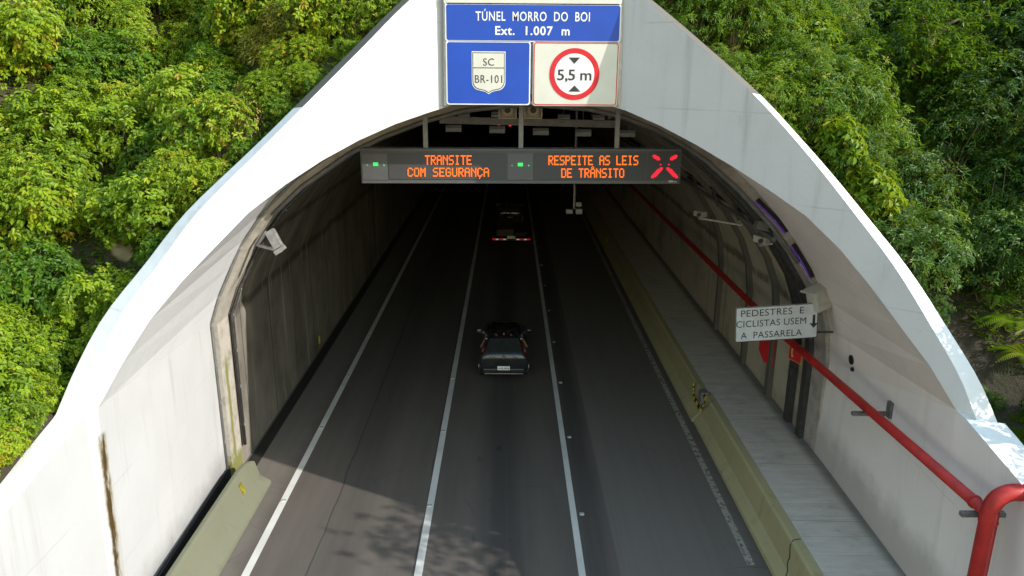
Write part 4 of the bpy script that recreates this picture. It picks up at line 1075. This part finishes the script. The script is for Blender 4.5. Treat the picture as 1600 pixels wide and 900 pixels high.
def visible(x, y, m=110):
    p = proj((x, y, hill(x, y)+0.8)); return p[2] > 2 and -m < p[0] < 1600+m and -m-40 < p[1] < 900+m
step = 0.79
yy = 6.0
while yy < 40:
    st_ = step*(1 if yy < 26 else 1.6); xx = -34.0
    while xx < 36:
        x = xx + rng.uniform(-.45,.45)*st_; y = yy + rng.uniform(-.45,.45)*st_; xx += st_
        if not visible(x, y): continue
        left = x < XC; s = rng.uniform(.55, 0.95)*(1.0 if yy < 26 else 1.5)
        if left:
            if -5.5 < x < XC and y < 24:
                key = rng.choice(['dry','tiny','tiny','broad','broad2']); s *= .95
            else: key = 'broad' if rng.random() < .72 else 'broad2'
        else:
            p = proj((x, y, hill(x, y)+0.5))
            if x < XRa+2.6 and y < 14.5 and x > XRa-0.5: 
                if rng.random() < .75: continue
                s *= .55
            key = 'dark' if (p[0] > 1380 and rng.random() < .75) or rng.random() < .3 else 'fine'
        u = rng.random()
        if key != 'dry' and u < .05: key = 'twiggy'
        elif key != 'dry' and u < .13: key = 'large'
        elif left and key != 'dry' and u < .33: key = 'tiny'
        r = 1.2*s
        if not clear_of_hood(x, y, r): 
            s *= .55; r = 1.2*s
            if not clear_of_hood(x, y, r): continue
        plant(key, x, y, s, *LAB[key] if not (key == 'broad' and not left) else LAB['fine'], rng, *(('grass_tuft','grass') if key == 'dry' else ()))
    yy += st_*0.9
for i in range(0, len(lipL)-6, 3):
    p = lipL[i]
    kk = 'broad' if rng.random() < .7 else 'broad2'
    plant(kk, p.x-rng.uniform(.45,.8), p.y+rng.uniform(.2,.7), rng.uniform(.3,.45), *LAB[kk], rng)
for y in (9.4, 9.8, 10.2, 10.6, 11.0, 11.4):
    kk = 'tiny' if rng.random() < .4 else 'broad'
    plant(kk, -7.72-rng.uniform(0,.12), y, rng.uniform(.16,.24), *LAB[kk], rng)
for y in (8.6, 9.3, 10.0, 10.6, 11.2):
    plant('broad', -7.95-rng.uniform(.1,.5), y, rng.uniform(.3,.45), *LAB['broad'], rng)
print('plants', NPL)
# low creeping cover between the shrubs
rn = random.Random(21); vs, fs, tn = [], [], []
for _ in range(300000):
    x = rn.uniform(-24, 26); y = rn.uniform(6, 34)
    if XLa-0.1 < x < XRa+0.1 and y < YF(x)+1.0: continue
    if y > 22 and rn.random() < .5: continue
    mk = noise.noise(Vector((x*.5, y*.5, 1.7))) + 0.35*noise.noise(Vector((x*1.9, y*1.9, 4)))
    if mk < (0.18 if (x > XRa and x < XRa+3 and y < 16) else -0.45): continue
    z = hill(x, y)
    p = proj((x, y, z))
    if p[2] < 2 or not (-60 < p[0] < 1660 and -60 < p[1] < 960): continue
    if len(tn) > 6*75000: break
    a = rn.uniform(0, 6.28); d = Vector((math.cos(a), math.sin(a), rn.uniform(-.2,.9))).normalized()
    leaf(vs, fs, tn, Vector((x, y, z+rn.uniform(0.0,.22))), d, Vector((0,0,1)), rn.uniform(.10,.22), rn.uniform(.03,.08), min(1,max(0,.45+mk*.4+rn.gauss(0,.16))))
me = bpy.data.meshes.new('ground_cover'); me.from_pydata([tuple(v) for v in vs], [], fs); me.materials.append(M['leaf_mid'])
at = me.attributes.new('tint', 'FLOAT', 'FACE'); at.data.foreach_set('value', tn)
gc = bpy.data.objects.new('ground_cover', me); COL.objects.link(gc); tag(gc, 'low creeping green cover on the soil between the shrubs', 'ground cover', None, 'stuff')
print('cover', len(tn)//6)

# tall tree on the right bank, out of the frame, whose crown dapples the road
def tree(name, x, y, h_, R, key, label, cat, seed, group=None, nb=9, lean=(0,0)):
    rn = random.Random(seed); z0 = hill(x, y)-0.2
    o = thing(name, label, cat, (x, y, z0), group)
    top_ = Vector((lean[0], lean[1], h_))
    g = G(); g.tube([Vector((0,0,0)), top_*.35+Vector((.08,.03,0)), top_*.7, top_], [.16,.12,.09,.05], 8); 
    limbs = []
    for i in range(nb):
        a = rn.uniform(0,6.28); p0 = top_*rn.uniform(.5,1); p1 = p0+Vector((math.cos(a)*R*rn.uniform(.4,.9), math.sin(a)*R*rn.uniform(.4,.9), rn.uniform(.1,.9)))
        g.tube([p0, p0.lerp(p1,.5)+Vector((0,0,.12)), p1], [.05,.035,.015], 6); limbs.append(p1)
    g.build('trunk', M['bark'], o, smooth=True, local=True)
    me = KIND[key][seed % len(KIND[key])][0]; vs = []; fs = []; tn = []
    for p1 in limbs:
        for k in range(60):
            c = p1 + Vector((rn.gauss(0,.42), rn.gauss(0,.42), rn.gauss(0,.3))); tc = .45+rn.gauss(0,.15)
            for j in range(7):
                d = Vector((rn.gauss(0,1),rn.gauss(0,1),rn.gauss(-.3,.5))).normalized()
                leaf(vs, fs, tn, c, d, Vector((0,0,1)), .17*rn.uniform(.7,1.2), .06, min(1,max(0,tc)))
    me = bpy.data.meshes.new('crown'); me.from_pydata([tuple(v) for v in vs], [], fs); me.materials.append(me_mat(key))
    at = me.attributes.new('tint','FLOAT','FACE'); at.data.foreach_set('value', tn)
    c = bpy.data.objects.new('crown', me); c.parent = o; COL.objects.link(c); return o
def me_mat(key): return KIND[key][0][0].materials[0]
tree('slender_tree', 10.2, 10.35, 3.1, 1.25, 'dark', 'slender tree on the bank beyond the right wall', 'tree', 3)
q = onY(1392, 330, 17.5)
tree('leaning_tree', q.x+0.3, 18.0, 2.6, 1.2, 'fine', 'small tree with a bare leaning brown trunk on the right slope', 'tree', 5, lean=(0.5,0.3))
# ferns, a banana plant and dead branches
def fern_mesh(name, seed, n, L, mat, wide=0.16):
    rn = random.Random(seed); vs, fs, tn = [], [], []
    for i in range(n):
        a = 6.283*i/n + rn.uniform(-.3,.3); d = Vector((math.cos(a), math.sin(a), 0)); l = L*rn.uniform(.7,1.1); tc = .5+rn.gauss(0,.15)
        prev = Vector((0,0,0))
        for k in range(1, 19):
            t = k/18; p = d*(l*t*.85) + Vector((0,0,l*(0.75*t-0.85*t*t)+.15))
            ax = (p-prev).normalized(); sd = ax.cross(Vector((0,0,1))).normalized(); w_ = wide*l*math.sin(math.pi*min(1,t*.92+.08))**.7
            for sg_ in (-1, 1):
                leaf(vs, fs, tn, p, (sd*sg_ + ax*.45 - Vector((0,0,.15))).normalized(), Vector((0,0,1)), w_*1.5, .045*l, min(1,max(0,tc+rn.gauss(0,.06))), .1, .2)
            prev = p
    me = bpy.data.meshes.new(name); me.from_pydata([tuple(v) for v in vs], [], fs); me.materials.append(mat)
    at = me.attributes.new('tint','FLOAT','FACE'); at.data.foreach_set('value', tn); return me
FM = [fern_mesh('fronds', 40+i, 11, 1.0, M['leaf_mid']) for i in range(3)]
def on_hill(px, py):
    d = ray(px, py); t = 6.0
    while t < 80:
        q = C0 + d*t
        inside = XLa-.1 < q[0] < XRa+.1 and q[1] < YF(q[0])+.8
        if not inside and q[2] < hill(q[0], q[1]): return Vector(q)
        t += .05
    return None
fr_ = random.Random(5)
for px, py in ((1545,500),(1575,540),(1530,465),(1590,480),(1500,430),(1560,430),(1470,385),(1597,585),(1440,345),(1545,380),(1420,300)):
    q = on_hill(px, py)
    if q is None: continue
    o = thing('fern', 'feathery green fern on the slope beside the right coping', 'fern', (q.x, q.y, hill(q.x, q.y)+fr_.uniform(.15,.4)), 'ferns on the right slope', fr_.uniform(0,6))
    k = fr_.uniform(.5,.8); o.scale = (k,k,k)
    f = bpy.data.objects.new('fronds', fr_.choice(FM)); f.parent = o; COL.objects.link(f)
vs, fs, tn = [], [], []
rn = random.Random(9)
for i in range(6):
    a = i*1.05; leaf(vs, fs, tn, Vector((0,0,.6)), Vector((math.cos(a)*.55, math.sin(a)*.55, 1.0-.1*i)).normalized(), Vector((math.cos(a),math.sin(a),.3)), 1.5*rn.uniform(.8,1.1), .38, .75, .3, .7)
q = on_hill(425, 24)
o = thing('banana_plant', 'bright green plant with long broad upright leaves at the top of the left slope', 'plant', (q.x, q.y, hill(q.x, q.y)+.7))
me = bpy.data.meshes.new('leaves'); me.from_pydata([tuple(v) for v in vs], [], fs); me.materials.append(M['leaf_sun']); at = me.attributes.new('tint','FLOAT','FACE'); at.data.foreach_set('value', tn)
f = bpy.data.objects.new('leaves', me); f.parent = o; COL.objects.link(f)
G().tube([Vector((0,0,-.9)), Vector((0,0,.7))], [.09,.06], 8).build('stalk', M['bark'], o, local=True)
for px, py, sz in ((15,700,.5),(45,660,.5),(75,620,.45),(20,650,.6),(55,600,.6),(90,585,.45),(10,610,.65),(120,545,.45),(5,735,.35),(3,765,.3),(28,728,.32),(55,700,.32),(78,672,.3),(-20,790,.35),(-10,750,.45)):
    q = on_hill(px, py)
    if q is not None: plant('broad', q.x-.15, q.y+.2, sz, *LAB['broad'], rng)
for i, (pts_, lab) in enumerate(((((1560,560),(1585,548),(1600,545)), 'bare dry twig beside the right coping'), (((1405,300),(1396,340),(1388,372)), 'bare brown branch leaning out of the shrubs on the right slope'), (((60,600),(72,570),(90,548)), 'bare brown twig among the shrubs by the left coping'))):
    P3 = []
    for p_ in pts_:
        q = on_hill(*p_)
        if q is not None: P3.append(q + Vector((0,-.3,.6)))
    if len(P3) >= 2:
        tag(G().tube(P3, [.022,.018,.010][:len(P3)], 6).build('dead_branch', M['bark']), lab, 'branch')
# short grass on the bank at the right edge
vs, fs, tn = [], [], []; rn = random.Random(31)
for _ in range(9000):
    q = on_hill(rn.uniform(1545,1630), rn.uniform(628,720)) if False else None
    x = XRa + rn.uniform(.05, 1.6); y = rn.uniform(10.2, 12.6)
    if noise.noise(Vector((x*1.3, y*1.3, 2))) < -.15: continue
    d = Vector((rn.gauss(0,.35), rn.gauss(0,.35), 1)).normalized()
    leaf(vs, fs, tn, Vector((x, y, hill(x, y)-.01)), d, Vector((1,0,0)), rn.uniform(.06,.16), .014, min(1,max(0,rn.gauss(.5,.2))), .1, .4)
me = bpy.data.meshes.new('grass'); me.from_pydata([tuple(v) for v in vs], [], fs); me.materials.append(M['leaf_mid']); at = me.attributes.new('tint','FLOAT','FACE'); at.data.foreach_set('value', tn)
f = bpy.data.objects.new('grass', me); COL.objects.link(f); tag(f, 'short green grass on the bank behind the right wall', 'grass', None, 'stuff')
# tan rock by the left coping
q = onY(207, 388, 15.2)
rk = tag(G().disc((0,0,0),(0,0,1),0.5,0.5,9).build('rock', M['rock'], sub=2, smooth=True), 'tan rock beside the left coping under the shrubs', 'rock')
rk.location = (q.x, q.y, q.z-0.1); rk.scale = (1,.8,.8); rk.rotation_euler = (.3,.4,.2)
